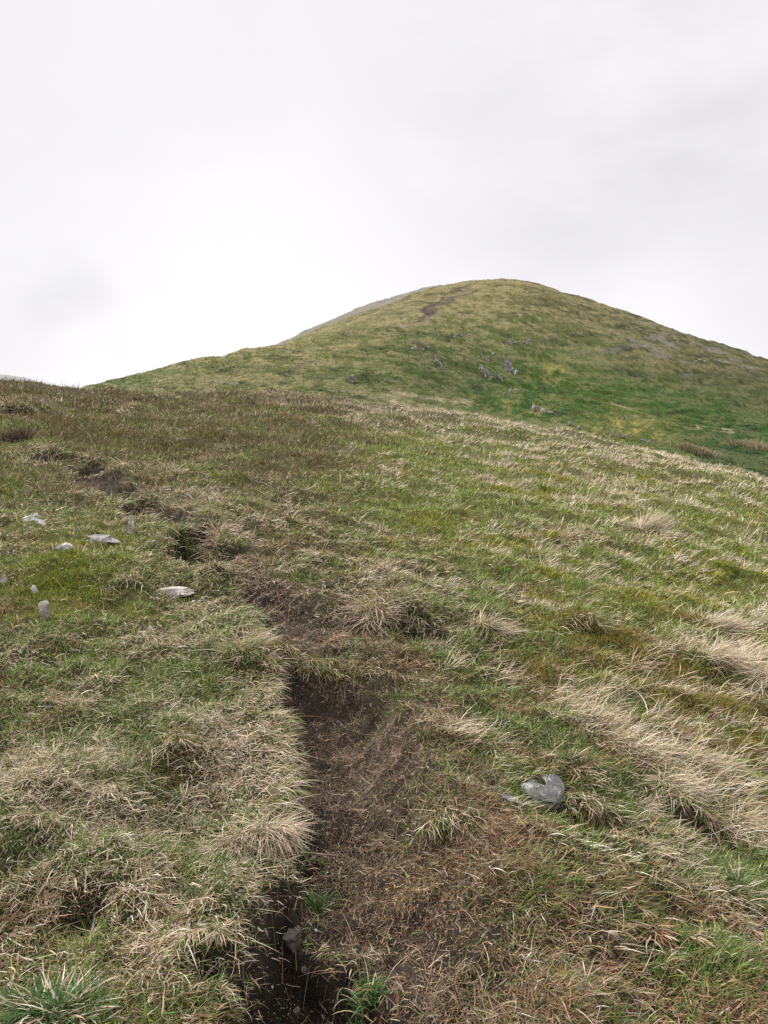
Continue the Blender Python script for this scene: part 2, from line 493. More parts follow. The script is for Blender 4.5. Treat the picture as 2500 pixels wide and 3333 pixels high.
# ------------------------------------------------------------------ plant cover: surveyed mixes (straw, green, brown, moss, heather, bare)
cover_txt = """
100 1300 2 1 1 0 7 0;400 1290 3 1 1 0 6 0;700 1300 4 1 1 0 4 0;1000 1310 7 1 1 0 2 0;1200 1320 8 2 1 0 1 0;1400 1350 9 2 0 0 0 0
1600 1390 10 2 0 0 0 0;1800 1430 8 2 0 1 0 0;2000 1480 7 3 0 1 0 0;2200 1500 6 3 0 1 0 0;2450 1560 6 4 0 1 0 0;60 1400 3 4 1 0 3 0
300 1400 1 2 2 0 7 0;600 1400 1 3 2 0 6 0;850 1420 1 3 3 0 5 0;1050 1420 2 4 3 1 3 0;1250 1430 3 6 1 2 0 0;1500 1450 4 6 0 2 0 0
1750 1500 5 5 0 2 0 0;2000 1580 5 4 0 2 0 0;2200 1610 2 5 2 3 0 0;2400 1620 5 5 0 1 0 0;60 1550 3 5 1 0 1 0;250 1560 5 3 2 0 1 1
500 1560 4 4 2 0 1 0;750 1550 3 4 3 0 2 0;950 1600 1 2 10 0 0 3;960 1500 1 3 7 0 2 1;1150 1560 2 6 1 3 0 0;1400 1600 3 6 0 3 0 0;1700 1650 5 5 0 2 0 0
2000 1700 6 5 0 2 0 0;2350 1750 4 5 1 3 0 0;60 1720 4 5 1 0 0 0;300 1680 6 3 1 0 0 0;420 1760 3 4 1 3 0 0;600 1660 5 4 2 0 0 0
800 1730 6 3 2 0 0 0;950 1700 1 2 11 0 0 4;1000 1800 2 2 8 0 0 3;560 1720 8 3 1 0 0 0;700 1690 8 3 2 0 0 0;1150 1750 4 4 3 1 0 0;1400 1780 3 5 1 3 0 0;1700 1800 4 4 1 3 0 0;2050 1850 5 4 1 2 0 0
2300 1900 2 5 1 4 0 0;2450 1850 4 5 0 0 0 0;50 1900 4 4 2 0 0 0;170 1890 0 4 0 14 0 0;300 1880 0 4 0 11 0 0;240 1835 0 4 0 13 0 0;210 1950 0 4 1 11 0 0;420 1900 5 4 1 1 0 0
560 1850 6 4 1 0 0 0;750 1880 3 3 4 0 0 2;900 1850 4 3 4 0 0 0;1150 1900 5 3 3 0 0 0;1400 1950 5 3 2 1 0 0;1650 1950 6 3 1 1 0 0
1900 1980 3 4 1 4 0 0;2200 2000 2 4 2 5 0 0;2420 2030 8 3 0 0 0 0;100 2080 3 4 3 1 0 0;400 2050 4 4 2 2 0 0;650 2050 6 5 1 0 0 0
780 2080 6 5 0 0 0 0;1000 2020 1 2 3 0 0 6;1150 2070 2 3 4 0 0 3;1300 1960 7 3 0 0 0 0;1330 2050 3 6 1 0 0 1;1500 2050 5 4 1 0 0 0
1650 2080 6 3 1 0 0 0;1900 2130 2 3 3 5 0 0;2150 2150 1 4 3 5 0 0;2400 2130 9 2 0 0 0 0;80 2250 3 3 4 1 0 0;350 2200 3 4 3 1 0 0
650 2200 6 4 0 0 0 0;900 2140 1 2 4 0 0 3;1050 2170 2 3 5 0 0 0;1300 2180 3 5 2 0 0 0;1550 2200 5 4 2 0 0 0;1750 2200 4 3 4 0 0 0
2050 2250 3 3 4 3 0 0;2350 2250 3 3 3 3 0 0;100 2420 6 4 1 0 0 0;400 2400 7 4 1 0 0 0;700 2330 6 5 1 0 0 0;860 2380 7 4 0 0 0 0
1000 2270 0 0 1 0 0 9;1180 2320 0 1 1 0 0 8;1350 2330 3 4 3 0 0 1;1600 2330 6 3 2 0 0 0;1900 2300 7 3 1 0 0 0;2100 2370 8 2 1 0 0 0
2350 2370 3 2 2 4 0 0;100 2580 5 3 2 0 0 0;400 2560 6 4 1 0 0 0;750 2560 8 3 0 0 0 0;900 2560 8 3 0 0 0 0;1020 2500 0 0 2 0 0 8
1200 2500 1 1 5 0 0 4;1400 2480 2 3 5 0 0 2;1600 2500 3 4 4 0 0 0;1850 2500 5 4 2 0 0 0;2150 2500 8 2 1 0 0 0;2250 2560 9 2 0 0 0 0
2430 2550 4 3 2 2 0 0;1500 2600 2 3 4 0 0 3;80 2800 4 4 3 0 0 1;300 2750 5 4 2 0 0 0;550 2720 7 3 0 0 0 0;800 2720 9 3 0 0 0 0
910 2680 8 2 0 0 0 0;1050 2750 0 1 3 0 0 8;1250 2730 1 1 4 0 0 5;1450 2750 2 3 5 0 0 2;1700 2700 4 4 3 0 0 0;2000 2700 6 4 2 0 0 0
2250 2740 7 3 2 0 0 0;2430 2700 8 3 0 0 0 0;80 2950 4 4 2 0 0 3;260 2890 1 2 2 0 0 6;500 2930 5 3 2 0 0 1;750 2880 6 3 2 0 0 0
1150 2900 1 1 5 0 0 6;1400 2950 2 3 5 0 0 3;1700 2920 3 4 5 0 0 1;2050 2930 4 4 4 0 0 0;2350 2950 6 4 2 0 0 0;980 2830 1 8 1 0 0 2
100 3080 3 3 3 0 0 4;350 3080 5 2 3 0 0 3;600 3080 4 2 3 0 0 4;800 3100 2 2 4 0 0 6;960 3100 0 0 0 0 0 12;1130 3080 3 5 3 0 0 2
1350 3120 2 3 4 0 0 4;1650 3150 2 3 6 0 0 2;2000 3100 2 4 5 0 0 2;2350 3120 4 4 4 0 0 1;150 3280 3 6 2 0 0 3;450 3250 5 3 3 0 0 4
750 3300 2 2 3 0 0 8;1000 3300 0 0 0 0 0 12;1180 3280 3 7 2 0 0 2;1450 3300 2 3 4 0 0 5;1800 3280 2 4 6 0 0 2;2300 3300 2 4 5 0 0 3
"""
COV = np.array([[float(v) for v in q.split()] for q in cover_txt.replace('\n', ';').split(';') if q.strip()])
low = (COV[:, 1] >= 2690) & (COV[:, 0] > 1150) & (COV[:, 0] < 2220)
swathe = (COV[:, 0] > 1780) & (COV[:, 1] > 2250) & (COV[:, 1] < 2770)
COV[swathe, 2] *= .62; COV[swathe, 3] += 1; COV[swathe, 4] += .7
COV[COV[:, 1] >= 3050, 7] += 1.3  # extra bare peat along the lowest rows, imitating vignette darkening
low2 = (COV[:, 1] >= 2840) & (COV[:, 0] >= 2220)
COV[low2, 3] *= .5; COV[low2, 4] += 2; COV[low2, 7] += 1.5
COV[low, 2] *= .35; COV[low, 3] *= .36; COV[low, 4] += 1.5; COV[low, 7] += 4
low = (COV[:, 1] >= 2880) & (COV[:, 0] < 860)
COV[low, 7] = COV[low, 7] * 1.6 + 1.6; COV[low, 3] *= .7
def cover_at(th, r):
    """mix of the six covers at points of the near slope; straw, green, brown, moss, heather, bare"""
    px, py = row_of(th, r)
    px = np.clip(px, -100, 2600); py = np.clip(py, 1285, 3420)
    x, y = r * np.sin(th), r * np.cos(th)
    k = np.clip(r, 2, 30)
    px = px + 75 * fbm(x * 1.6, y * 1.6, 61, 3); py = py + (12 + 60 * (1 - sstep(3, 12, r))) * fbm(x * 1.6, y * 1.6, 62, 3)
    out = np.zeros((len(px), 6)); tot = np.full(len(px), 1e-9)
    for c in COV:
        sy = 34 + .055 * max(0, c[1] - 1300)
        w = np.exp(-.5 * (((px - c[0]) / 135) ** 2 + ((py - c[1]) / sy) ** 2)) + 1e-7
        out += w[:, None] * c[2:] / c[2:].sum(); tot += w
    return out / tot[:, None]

# ------------------------------------------------------------------ terrain meshes
nR, nT = len(RR), len(TH)
VERT = np.stack([XG, YG, Z], -1).reshape(-1, 3)
ii, jj = np.meshgrid(np.arange(nR - 1), np.arange(nT - 1), indexing='ij')
QUAD = np.stack([ii * nT + jj, ii * nT + jj + 1, (ii + 1) * nT + jj + 1, (ii + 1) * nT + jj], -1).reshape(-1, 4)[:, ::-1]
qi = ii.ravel()
R_SPLIT = 50.0
k_split = int(np.searchsorted(RR, R_SPLIT))
pm = PATH.reshape(-1)[QUAD].mean(1)

PAL = {  # dry, living and bare ground colours (albedo)
    'straw': np.array([.53, .43, .31]), 'green': np.array([.095, .145, .036]), 'brown': np.array([.235, .135, .065]),
    'moss': np.array([.20, .19, .035]), 'heather': np.array([.135, .108, .048]), 'peat': np.array([.030, .0215, .0155])}
floor_cols = np.stack([np.array([.085, .066, .038]), np.array([.050, .072, .017]), np.array([.050, .034, .021]),
                       np.array([.125, .130, .024]), np.array([.060, .046, .024]), PAL['peat']])

near_idx = np.where(RR < R_SPLIT + 5)[0]
tone = np.full((nR, nT, 3), .06)
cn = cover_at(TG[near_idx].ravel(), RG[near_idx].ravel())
nc = (cn @ floor_cols) * (.62 + .38 * sstep(4, 9, RG[near_idx].ravel()))[:, None]  # near floor darkened: shade in the gaps between blades put into its colour
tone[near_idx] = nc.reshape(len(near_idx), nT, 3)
bare = PATH[..., None]
peat_tone = np.array([.042, .0315, .0235])
dry = .5 + .5 * fbm(XG * 1.6, YG * 1.6, 71, 3)
peat_var = peat_tone * (.55 + .9 * np.clip(dry, 0, 1))[..., None]
# dry trodden crust on the open path
pxg, pyg = row_of(TG[near_idx].ravel(), np.maximum(RG[near_idx].ravel(), .6))
crust = np.exp(-(((pxg - 1180) / 110) ** 2 + ((pyg - 2330) / 75) ** 2)) + .6 * np.exp(-(((pxg - 1000) / 90) ** 2 + ((pyg - 2040) / 45) ** 2)) + .5 * np.exp(-(((pxg - 1350) / 60) ** 2 + ((pyg - 2700) / 45) ** 2))
peat_var[near_idx] += (crust.reshape(len(near_idx), nT) * (.55 + .45 * fbm(XG[near_idx] * 5, YG[near_idx] * 5, 72, 3)))[..., None] * np.array([.095, .077, .063])
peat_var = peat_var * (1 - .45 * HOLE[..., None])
dzr = np.gradient(Z, axis=0) / np.gradient(RG, axis=0)
dzt = np.gradient(Z, axis=1) / (np.gradient(TG, axis=1) * RG)
STEEP = sstep(.75, 1.4, np.hypot(dzr, dzt)) * (RG < 25) * (RG > 1.4)
bare = np.maximum(bare, STEEP[..., None] * .9)
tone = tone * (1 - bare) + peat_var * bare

# hill colours; darker greens by the spur's crags paint in its folds' shading
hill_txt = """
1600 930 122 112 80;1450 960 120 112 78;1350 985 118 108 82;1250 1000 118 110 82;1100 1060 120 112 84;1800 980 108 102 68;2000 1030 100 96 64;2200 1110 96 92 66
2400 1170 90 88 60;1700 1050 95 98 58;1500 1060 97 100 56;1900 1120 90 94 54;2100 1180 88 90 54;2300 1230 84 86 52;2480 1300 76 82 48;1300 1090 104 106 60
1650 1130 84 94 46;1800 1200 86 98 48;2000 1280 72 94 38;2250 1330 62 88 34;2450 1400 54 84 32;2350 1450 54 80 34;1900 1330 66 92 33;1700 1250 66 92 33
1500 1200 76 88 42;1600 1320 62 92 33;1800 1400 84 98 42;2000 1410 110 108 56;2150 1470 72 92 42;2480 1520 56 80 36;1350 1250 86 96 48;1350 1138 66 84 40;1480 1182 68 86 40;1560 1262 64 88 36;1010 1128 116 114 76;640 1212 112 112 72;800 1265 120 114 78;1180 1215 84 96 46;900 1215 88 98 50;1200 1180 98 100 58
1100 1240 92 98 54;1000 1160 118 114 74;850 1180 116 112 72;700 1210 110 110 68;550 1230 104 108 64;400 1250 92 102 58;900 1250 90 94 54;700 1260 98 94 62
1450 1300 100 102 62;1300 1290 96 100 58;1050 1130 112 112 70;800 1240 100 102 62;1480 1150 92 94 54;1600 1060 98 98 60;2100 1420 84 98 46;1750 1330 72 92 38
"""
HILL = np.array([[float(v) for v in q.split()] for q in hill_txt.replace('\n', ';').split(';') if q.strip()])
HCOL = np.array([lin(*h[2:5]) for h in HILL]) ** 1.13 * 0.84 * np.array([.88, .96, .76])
far_idx = np.where(RR >= R_SPLIT - 5)[0]
def full_row(th, r, z):
    T = (z - EYE) / r; c = np.cos(th)
    den = np.maximum(c * cp - T * sp, .05)
    return 1250 + F * np.sin(th) / den, 1666.5 - F * (T * cp + sp * c) / den
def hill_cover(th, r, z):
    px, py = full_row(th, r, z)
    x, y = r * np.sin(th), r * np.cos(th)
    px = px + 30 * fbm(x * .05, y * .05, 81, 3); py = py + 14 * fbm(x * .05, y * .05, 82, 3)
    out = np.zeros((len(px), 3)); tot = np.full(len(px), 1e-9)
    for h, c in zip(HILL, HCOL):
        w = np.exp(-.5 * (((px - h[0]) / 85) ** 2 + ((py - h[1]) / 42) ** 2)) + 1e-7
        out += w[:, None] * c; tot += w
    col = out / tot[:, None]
    s = np.clip(r / 140, .6, 2.2)
    # straw, moss and dark turf in patches drawn out along the slope
    hm = hummock(x, y) + .18
    a = fbm(x / (3.6 * s), z / (.9 * s) + y / (10 * s), 83, 5, .68)
    b = fbm(x / (1.7 * s) + 9, z / (.6 * s) + y / (5 * s), 84, 3, .6)
    tr = fbm(x / (9 * s) + .4 * b, z / (.55 * s) + .09 * x / s + y / (16 * s), 86, 4, .6)      # sheep tracks and terracettes along the slope
    a = a + .7 * tr
    straw = sstep(.12, .42, .6 * a + .5 * b + .8 * hm) * (.20 + .34 * sstep(1300, 960, py) + .22 * sstep(1500, 900, px) * sstep(1050, 1150, py))
    col = col + (np.array([.25, .205, .105]) - col) * straw[:, None] * .85
    dark = sstep(.10, .42, -.55 * a + .5 * b - 1.2 * hm)
    col = col * (1 - .52 * dark)[:, None]
    mossy = np.exp(-(((px - 2040) / 130) ** 2 + ((py - 1405) / 45) ** 2)) + .5 * np.exp(-(((px - 1700) / 140) ** 2 + ((py - 1330) / 60) ** 2)) + .5 * np.exp(-(((px - 1800) / 80) ** 2 + ((py - 1200) / 30) ** 2))
    mm = mossy * sstep(-.05, .45, b)
    col = col + (np.array([.24, .21, .045]) - col) * np.clip(mm, 0, 1)[:, None] * .8
    # grey stony ground high on the right flank and behind the left crest
    st = np.exp(-(((px - 2150 - (py - 1100) * 1.6) / 260) ** 2 + ((py - 1120) / 60) ** 2)) + .7 * np.exp(-(((px - 2330) / 170) ** 2 + ((py - 1190) / 30) ** 2))
    c3 = fbm(x / (3.2 * s), z / (1.3 * s) + y / (9 * s), 85, 4)
    stony = np.clip(st, 0, 1) * sstep(.12, .5, c3)
    col = col + (np.array([.17, .155, .145]) - col) * stony[:, None] * .6
    scree = sstep(470, 540, r) * (px < 1460)
    col = col + (np.array([.165, .15, .13]) - col) * scree[:, None] * .7
    # the eroded red-brown path scar climbing to the top
    def scar(x0, y0, x1, y1, w, amt, c):
        nonlocal col
        t = np.clip(((px - x0) * (x1 - x0) + (py - y0) * (y1 - y0)) / ((x1 - x0) ** 2 + (y1 - y0) ** 2), 0, 1)
        d = np.hypot(px - x0 - t * (x1 - x0), py - y0 - t * (y1 - y0))
        m = np.exp(-(d / w) ** 2) * amt * (.45 + .65 * sstep(-.4, .3, b))
        col = col + (np.array(c) - col) * np.clip(m, 0, 1)[:, None]
    scar(1370, 1045, 1432, 998, 9, .9, (.15, .105, .085))
    scar(1380, 1020, 1455, 972, 6, 1.2, (.035, .027, .022))
    scar(1360, 1035, 1440, 985, 5, 1.2, (.04, .03, .025))
    scar(1455, 972, 1540, 938, 4.5, 1.0, (.05, .04, .033))
    scar(1345, 1055, 1540, 936, 6, 1.1, (.05, .038, .03))
    scar(1310, 1070, 1370, 1045, 4, .7, (.16, .11, .085))
    scar(1500, 960, 1530, 945, 5, .6, (.08, .06, .05))
    scar(1310, 1065, 1345, 1058, 6, .6, (.23, .16, .12))
    scar(1330, 1100, 1420, 1130, 5, .6, (.05, .045, .03))
    scar(950, 1200, 1045, 1168, 6, .65, (.07, .055, .04))
    scar(1100, 1310, 1180, 1308, 8, .5, (.08, .06, .05))
    scar(1990, 1315, 2090, 1355, 4, .6, (.30, .24, .15))
    scar(2260, 1397, 2330, 1402, 3.5, .8, (.36, .29, .18))
    scar(2350, 1408, 2385, 1410, 3, .7, (.36, .29, .18))
    scar(2390, 1255, 2440, 1280, 5, .5, (.15, .12, .09))
    scar(1300, 1270, 1520, 1310, 7, .5, (.36, .30, .19))
    scar(1240, 1298, 1600, 1368, 13, .55, (.30, .25, .15))
    scar(1560, 1350, 1880, 1415, 9, .4, (.27, .23, .12))
    scar(1080, 1262, 1330, 1290, 7, .45, (.28, .24, .13))
    return col
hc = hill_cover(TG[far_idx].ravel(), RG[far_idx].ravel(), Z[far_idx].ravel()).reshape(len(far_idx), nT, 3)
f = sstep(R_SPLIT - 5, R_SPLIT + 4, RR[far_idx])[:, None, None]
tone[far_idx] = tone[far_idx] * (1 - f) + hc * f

def sub_mesh(name, quads, mat, kind='structure'):
    used = np.unique(quads)
    remap = np.full(nR * nT, -1, np.int64); remap[used] = np.arange(len(used))
    o = mesh_object(name, VERT[used], remap[quads], mat, tone.reshape(-1, 3)[used])
    o['kind'] = kind
    return o
is_path = (pm > .5) & (qi < k_split)
sub_mesh('ground', QUAD[(qi < k_split) & ~is_path], M_GROUND)
sub_mesh('path', QUAD[is_path], M_PEAT)
sub_mesh('hill', QUAD[(qi >= k_split)], M_HILL)

# far hill beyond the left brow, haze painted into its pale grey
def distant_hill():
    D = 2400.0
    prof = [(-1400,1262),(-700,1222),(-300,1214),(0,1218),(47,1224),(87,1229),(105,1236),(119,1247),(160,1268),(260,1300)]
    p = np.array(prof, float)
    a, t = pix_polar(p[:, 0], p[:, 1])
    ag = np.linspace(a[0], a[-1], 160); tg = np.interp(ag, a, t)
    rows = np.linspace(-1, 1.6, 30)
    V, Cc = [], []
    for s in rows:
        rad = D + s * 700
        fall = max(0, 1 - abs(s) ** 1.6) if s < 0 else max(-.4, 1 - s * s)
        z = EYE - 90 + (EYE + D * tg + 90 - EYE) * fall + 6 * fbm(ag * 60, np.full_like(ag, s * 4), 91, 3) * (abs(s) > .1)
        V.append(np.stack([rad * np.sin(ag), rad * np.cos(ag), z], -1))
        cliff = sstep(a[4], a[6], ag)
        Cc.append(np.array([.215, .225, .195]) * (1 - cliff[:, None]) + np.array([.24, .24, .255]) * cliff[:, None])
    V = np.array(V); n1, n2 = V.shape[:2]
    i, j = np.meshgrid(np.arange(n1 - 1), np.arange(n2 - 1), indexing='ij')
    q = np.stack([i * n2 + j, i * n2 + j + 1, (i + 1) * n2 + j + 1, (i + 1) * n2 + j], -1).reshape(-1, 4)[:, ::-1]
    o = mesh_object('distant_hill', V.reshape(-1, 3), q, M_FAR, np.array(Cc).reshape(-1, 3))
    o['kind'] = 'structure'
distant_hill()

CLEAR = []      # ground that stones occupy: x, y, half width, half depth

# ------------------------------------------------------------------ stones
def icosphere(sub):
    t = (1 + 5 ** .5) / 2
    v = [(-1,t,0),(1,t,0),(-1,-t,0),(1,-t,0),(0,-1,t),(0,1,t),(0,-1,-t),(0,1,-t),(t,0,-1),(t,0,1),(-t,0,-1),(-t,0,1)]
    f = [(0,11,5),(0,5,1),(0,1,7),(0,7,10),(0,10,11),(1,5,9),(5,11,4),(11,10,2),(10,7,6),(7,1,8),(3,9,4),(3,4,2),(3,2,6),(3,6,8),(3,8,9),(4,9,5),(2,4,11),(6,2,10),(8,6,7),(9,8,1)]
    v = [np.array(p) / np.linalg.norm(p) for p in v]
    for _ in range(sub):
        cache, nf = {}, []
        def mid(a, b):
            k = (min(a, b), max(a, b))
            if k not in cache:
                m = v[a] + v[b]; v.append(m / np.linalg.norm(m)); cache[k] = len(v) - 1
            return cache[k]
        for a, b, c in f:
            ab, bc, ca = mid(a, b), mid(b, c), mid(c, a)
            nf += [(a, ab, ca), (b, bc, ab), (c, ca, bc), (ab, bc, ca)]
        f = nf
    return np.array(v), np.array(f)
ICO3, ICO2, ICO4 = icosphere(3), icosphere(2), icosphere(4)

def rock_mesh(sx, sy, sz, seed, ico=ICO3, cuts=11, rough=.10, lean=(0, 0), layers=0, flat=1.0):
    g = np.random.default_rng(seed)
    v, f = ico; v = v.copy()
    for _ in range(cuts):                       # split faces
        n = g.normal(0, 1, 3); n /= np.linalg.norm(n)
        d = g.uniform(.45, .85)
        over = np.maximum(v @ n - d, 0)
        v -= over[:, None] * n
    nz = fbm(v[:, 0] * 2.3 + seed, v[:, 1] * 2.3 + v[:, 2] * 3.1, seed, 4)
    nz2 = fbm(v[:, 2] * 4 + seed * 2, v[:, 0] * 4 - v[:, 1] * 2, seed + 3, 3)
    v *= (1 + rough * nz + rough * .6 * nz2)[:, None]
    if layers:                                  # bedding ledges
        q = v[:, 2] * layers + .6 * v[:, 0]
        v[:, :2] *= (1 + .10 * np.sign(np.sin(q * 3.1)) * np.abs(np.sin(q * 3.1)) ** .4)[:, None]
    lo, hi = v.min(0), v.max(0)
    v = (v - (lo + hi) / 2) / (hi - lo) * 2
    over = np.maximum(v[:, 2] - flat, 0); v[:, 2] -= over * .85
    v = v * np.array([sx, sy, sz])
    v[:, 0] += lean[0] * v[:, 2]; v[:, 1] += lean[1] * v[:, 2]
    return v, f
def rock(name, label, cat, group, px, py, w, h, seed, mat, deep=.8, sink=.35, rot=0, roll=0, rise=0, **kw):
    """px,py = middle of its foot in the photo survey; w,h = visible size in photo pixels"""
    p, r = hit(px, py)
    s = r / F
    sx, sz = .5 * w * s, .5 * h * s / (1 - sink)
    v, f = rock_mesh(sx, sx * deep, sz, seed, **kw)
    if roll:
        c, q = math.cos(roll), math.sin(roll)
        v = v @ np.array([[c, 0, -q], [0, 1, 0], [q, 0, c]]).T
    if rot:
        c, q = math.cos(rot), math.sin(rot)
        v = v @ np.array([[c, -q, 0], [q, c, 0], [0, 0, 1]]).T
    v[:, 2] += sz - 2 * sz * sink
    v[:, 2] = np.where(v[:, 2] < 0, v[:, 2] * (1.2 if mat is M_MUDDY else 3.0), v[:, 2])      # root it well below the turf
    e = max(sx, .06)
    # stand it on its own foot, a little behind the sight point
    d = np.array([p[0], p[1], 0]) / r * sx * deep * .5
    base = p + d
    base[2] = float(ground_xy(np.array([base[0]]), np.array([base[1]]))[0]) + rise
    if r < 12 and mat is not M_MUDDY:      # lie with the slope
        q4 = ground_xy(base[0] + np.array([e, -e, 0, 0]), base[1] + np.array([0, 0, e, -e]))
        k4 = np.clip(np.array([q4[0] - q4[1], q4[2] - q4[3]]) / (2 * e), -.6, .6)
        v[:, 2] += v[:, :2] @ k4
        base[2] = .4 * base[2] + .6 * (q4.mean() + rise)
    o = mesh_object(name, v, f, mat, smooth=False)
    o.location = base
    if r < 12: CLEAR.append((base[0], base[1], sx * .68, sx * deep * .68, r))
    return set_props(o, label, cat, group)

GS = 'stones in the turf left of the path'
def stone(label, px, py, w, h, seed, mat, **kw): kw['sink'] = kw.get('sink', .3) + .12; rock('stone', label, 'stone', GS, px, py, w, h * .92, seed, mat, **kw)
stone('slim white stone curving up out of the turf nearest the left edge under the ridge', 100, 1694, 64, 24, 1, M_WHITE, deep=.45, sink=.2, roll=.42, rough=.14)
stone('bright white lump below the slim curved white stone', 133, 1712, 32, 22, 2, M_WHITE, deep=.7, sink=.2)
stone('narrow grey slab standing on end beside the upper trench', 428, 1738, 22, 62, 3, M_PALE, deep=.8, sink=.15, roll=-.15, layers=2)
stone('flat layered grey slab lying across the left turf', 341, 1763, 104, 22, 4, M_GREY, deep=.5, sink=.25, layers=3)
stone('rounded grey boulder on top of the mossy mound', 210, 1803, 56, 38, 5, M_GREY, deep=.7, sink=.25, roll=-.3)
stone('small grey stone half hidden in straw above the bank', 513, 1788, 17, 22, 6, M_GREY, sink=.25)
stone('blue grey stone at the very left edge of the turf', 14, 1897, 24, 26, 7, M_GREY, sink=.25)
stone('small white stone beside the mossy mound on its left', 114, 1936, 22, 28, 8, M_WHITE, sink=.2)
stone('upright pale slab with a ragged top left below the mossy mound', 141, 2018, 36, 62, 9, M_PALE, deep=.6, sink=.12, roll=-.2, layers=2)
stone('long pale slab lying along the bank edge in the left turf', 570, 1954, 136, 30, 10, M_PALE, deep=.34, sink=.2, roll=.05, layers=2, ico=ICO4)
stone('tiny blue grey stone deep in the left straw', 473, 2052, 10, 14, 11, M_GREY, sink=.2)
stone('tiny pale stone in the straw of the left bank', 550, 2144, 14, 10, 12, M_PALE, sink=.2)
GC = 'white stone chips on the peat'
def chip(label, px, py, w, h, seed, mat=M_WHITE, **kw): rock('stone_chip', label, 'stone chip', GC, px, py, w, h, seed, mat, sink=.15, ico=ICO2, **kw)
chip('white chip on dark peat by the hole, left of a pair', 720, 1837, 16, 10, 21)
chip('white chip on dark peat by the hole, right of a pair', 745, 1835, 14, 8, 22)
chip('white chip just off the end of the long pale slab', 660, 1949, 11, 7, 23)
chip('white chip in front of the end of the long pale slab', 630, 1962, 11, 6, 24)
chip('white chip on the bare path beside the trench head', 1064, 2716, 16, 13, 25)
GL = 'lichened stone beside the path'
rock('lichen_stone', 'large grey stone with orange lichen set in the turf right of the path', 'stone', GL, 1768, 2598, 152, 34, 37, M_LICHEN, deep=.80, sink=.35, ico=ICO4, rough=.12, rise=.004, cuts=9, flat=.12)
rock('lichen_stone', 'smaller pale grey stone at the lower left of the large lichened stone', 'stone', GL, 1664, 2606, 84, 14, 32, M_LICHEN, deep=.6, sink=.35, rough=.12, rise=.01, flat=.2)
GH = 'muddy stones in the trench'
def mud(label, px, py, w, h, seed, **kw): rock('trench_stone', label, 'stone', GH, px, py, w, h, seed, M_MUDDY, sink=.3, **kw)
mud('largest muddy rounded stone in the dark trench', 952, 3140, 66, 62, 41)
mud('muddy pebble right of the largest stone in the trench', 1080, 3168, 16, 14, 42, ico=ICO2)
mud('muddy stone in the middle of the trench below the largest stone', 992, 3185, 26, 20, 43)
mud('pale muddy stone near the bottom edge in the trench', 965, 3300, 30, 24, 44)
mud('muddy pebble at the bottom edge by the trench lip', 1085, 3275, 18, 14, 45, ico=ICO2)

gp = np.random.default_rng(77)
for k in range(16):
    t_ = gp.random()
    px_, py_ = (gp.uniform(880, 1090), gp.uniform(2990, 3310)) if k < 9 else (gp.uniform(980, 1250), gp.uniform(2280, 2900))
    rock('grit_stone', 'tiny muddy grit stone lying on the bare peat of the path or trench', 'stone', 'grit stones on the bare peat', px_, py_, gp.uniform(7, 15), gp.uniform(6, 11), 500 + k, M_MUDDY if k % 3 else M_GREY, sink=.25, ico=ICO2)

# crags and boulders on the hill
def crag(label, group, px, py, w, h, seed, **kw):
    kw.setdefault('sink', .32); kw.setdefault('deep', .8)
    rock('hill_rock', label, 'rock', group, px, py + 2, w * 1.05, h * 1.15, seed, M_CRAG, **kw)
C1 = 'slim crag rocks below the spur crest'
for i, (x, y, w, h, d) in enumerate([(1410,1165,8,18,'topmost slim rock of the left crag on the spur'),(1434,1168,7,12,'slim rock standing apart to the right of the left crag on the spur'),
        (1421,1184,11,16,'second rock down the left crag on the spur'),(1427,1190,12,16,'middle rock of the left crag on the spur'),(1434,1192,10,14,'right hand rock at the foot of the left crag on the spur'),(1437,1203,14,8,'low flat rock under the left crag on the spur')]):
    crag(d, C1, x, y, w, h, 60 + i, roll=.2)
C2 = 'row of crag rocks in the middle of the spur'
for i, (x, y, w, h, d) in enumerate([(1566,1202,16,14,'topmost rock of the middle crag row'),(1571,1213,13,16,'second rock from the top of the middle crag row'),(1576,1226,11,20,'tall rock third from the top of the middle crag row'),
        (1587,1219,9,20,'slim spike right of the tall rock in the middle crag row'),(1602,1219,7,14,'thin dark rock in the gap of the middle crag row'),(1597,1237,15,12,'low rock under the gap of the middle crag row'),
        (1614,1222,7,10,'small rock before the lower end of the middle crag row'),(1624,1233,10,18,'leaning rock near the lower end of the middle crag row'),(1632,1242,9,18,'lowest rock at the right end of the middle crag row')]):
    crag(d, C2, x, y, w, h, 80 + i, roll=.25)
C3 = 'rocks of the right crag on the spur'
for i, (x, y, w, h, d) in enumerate([(1639,1176,13,14,'round topmost rock of the right crag'),(1635,1198,9,22,'slim left rock of the right crag'),(1652,1205,18,30,'biggest slab of the right crag'),
        (1661,1200,10,26,'tall rock behind the biggest slab of the right crag'),(1668,1211,12,14,'rock at the right foot of the biggest slab of the right crag'),(1679,1219,16,14,'lowest rock at the right end of the right crag')]):
    crag(d, C3, x, y, w, h, 100 + i, roll=.2)
C4 = 'boulders scattered on the lower green slope'
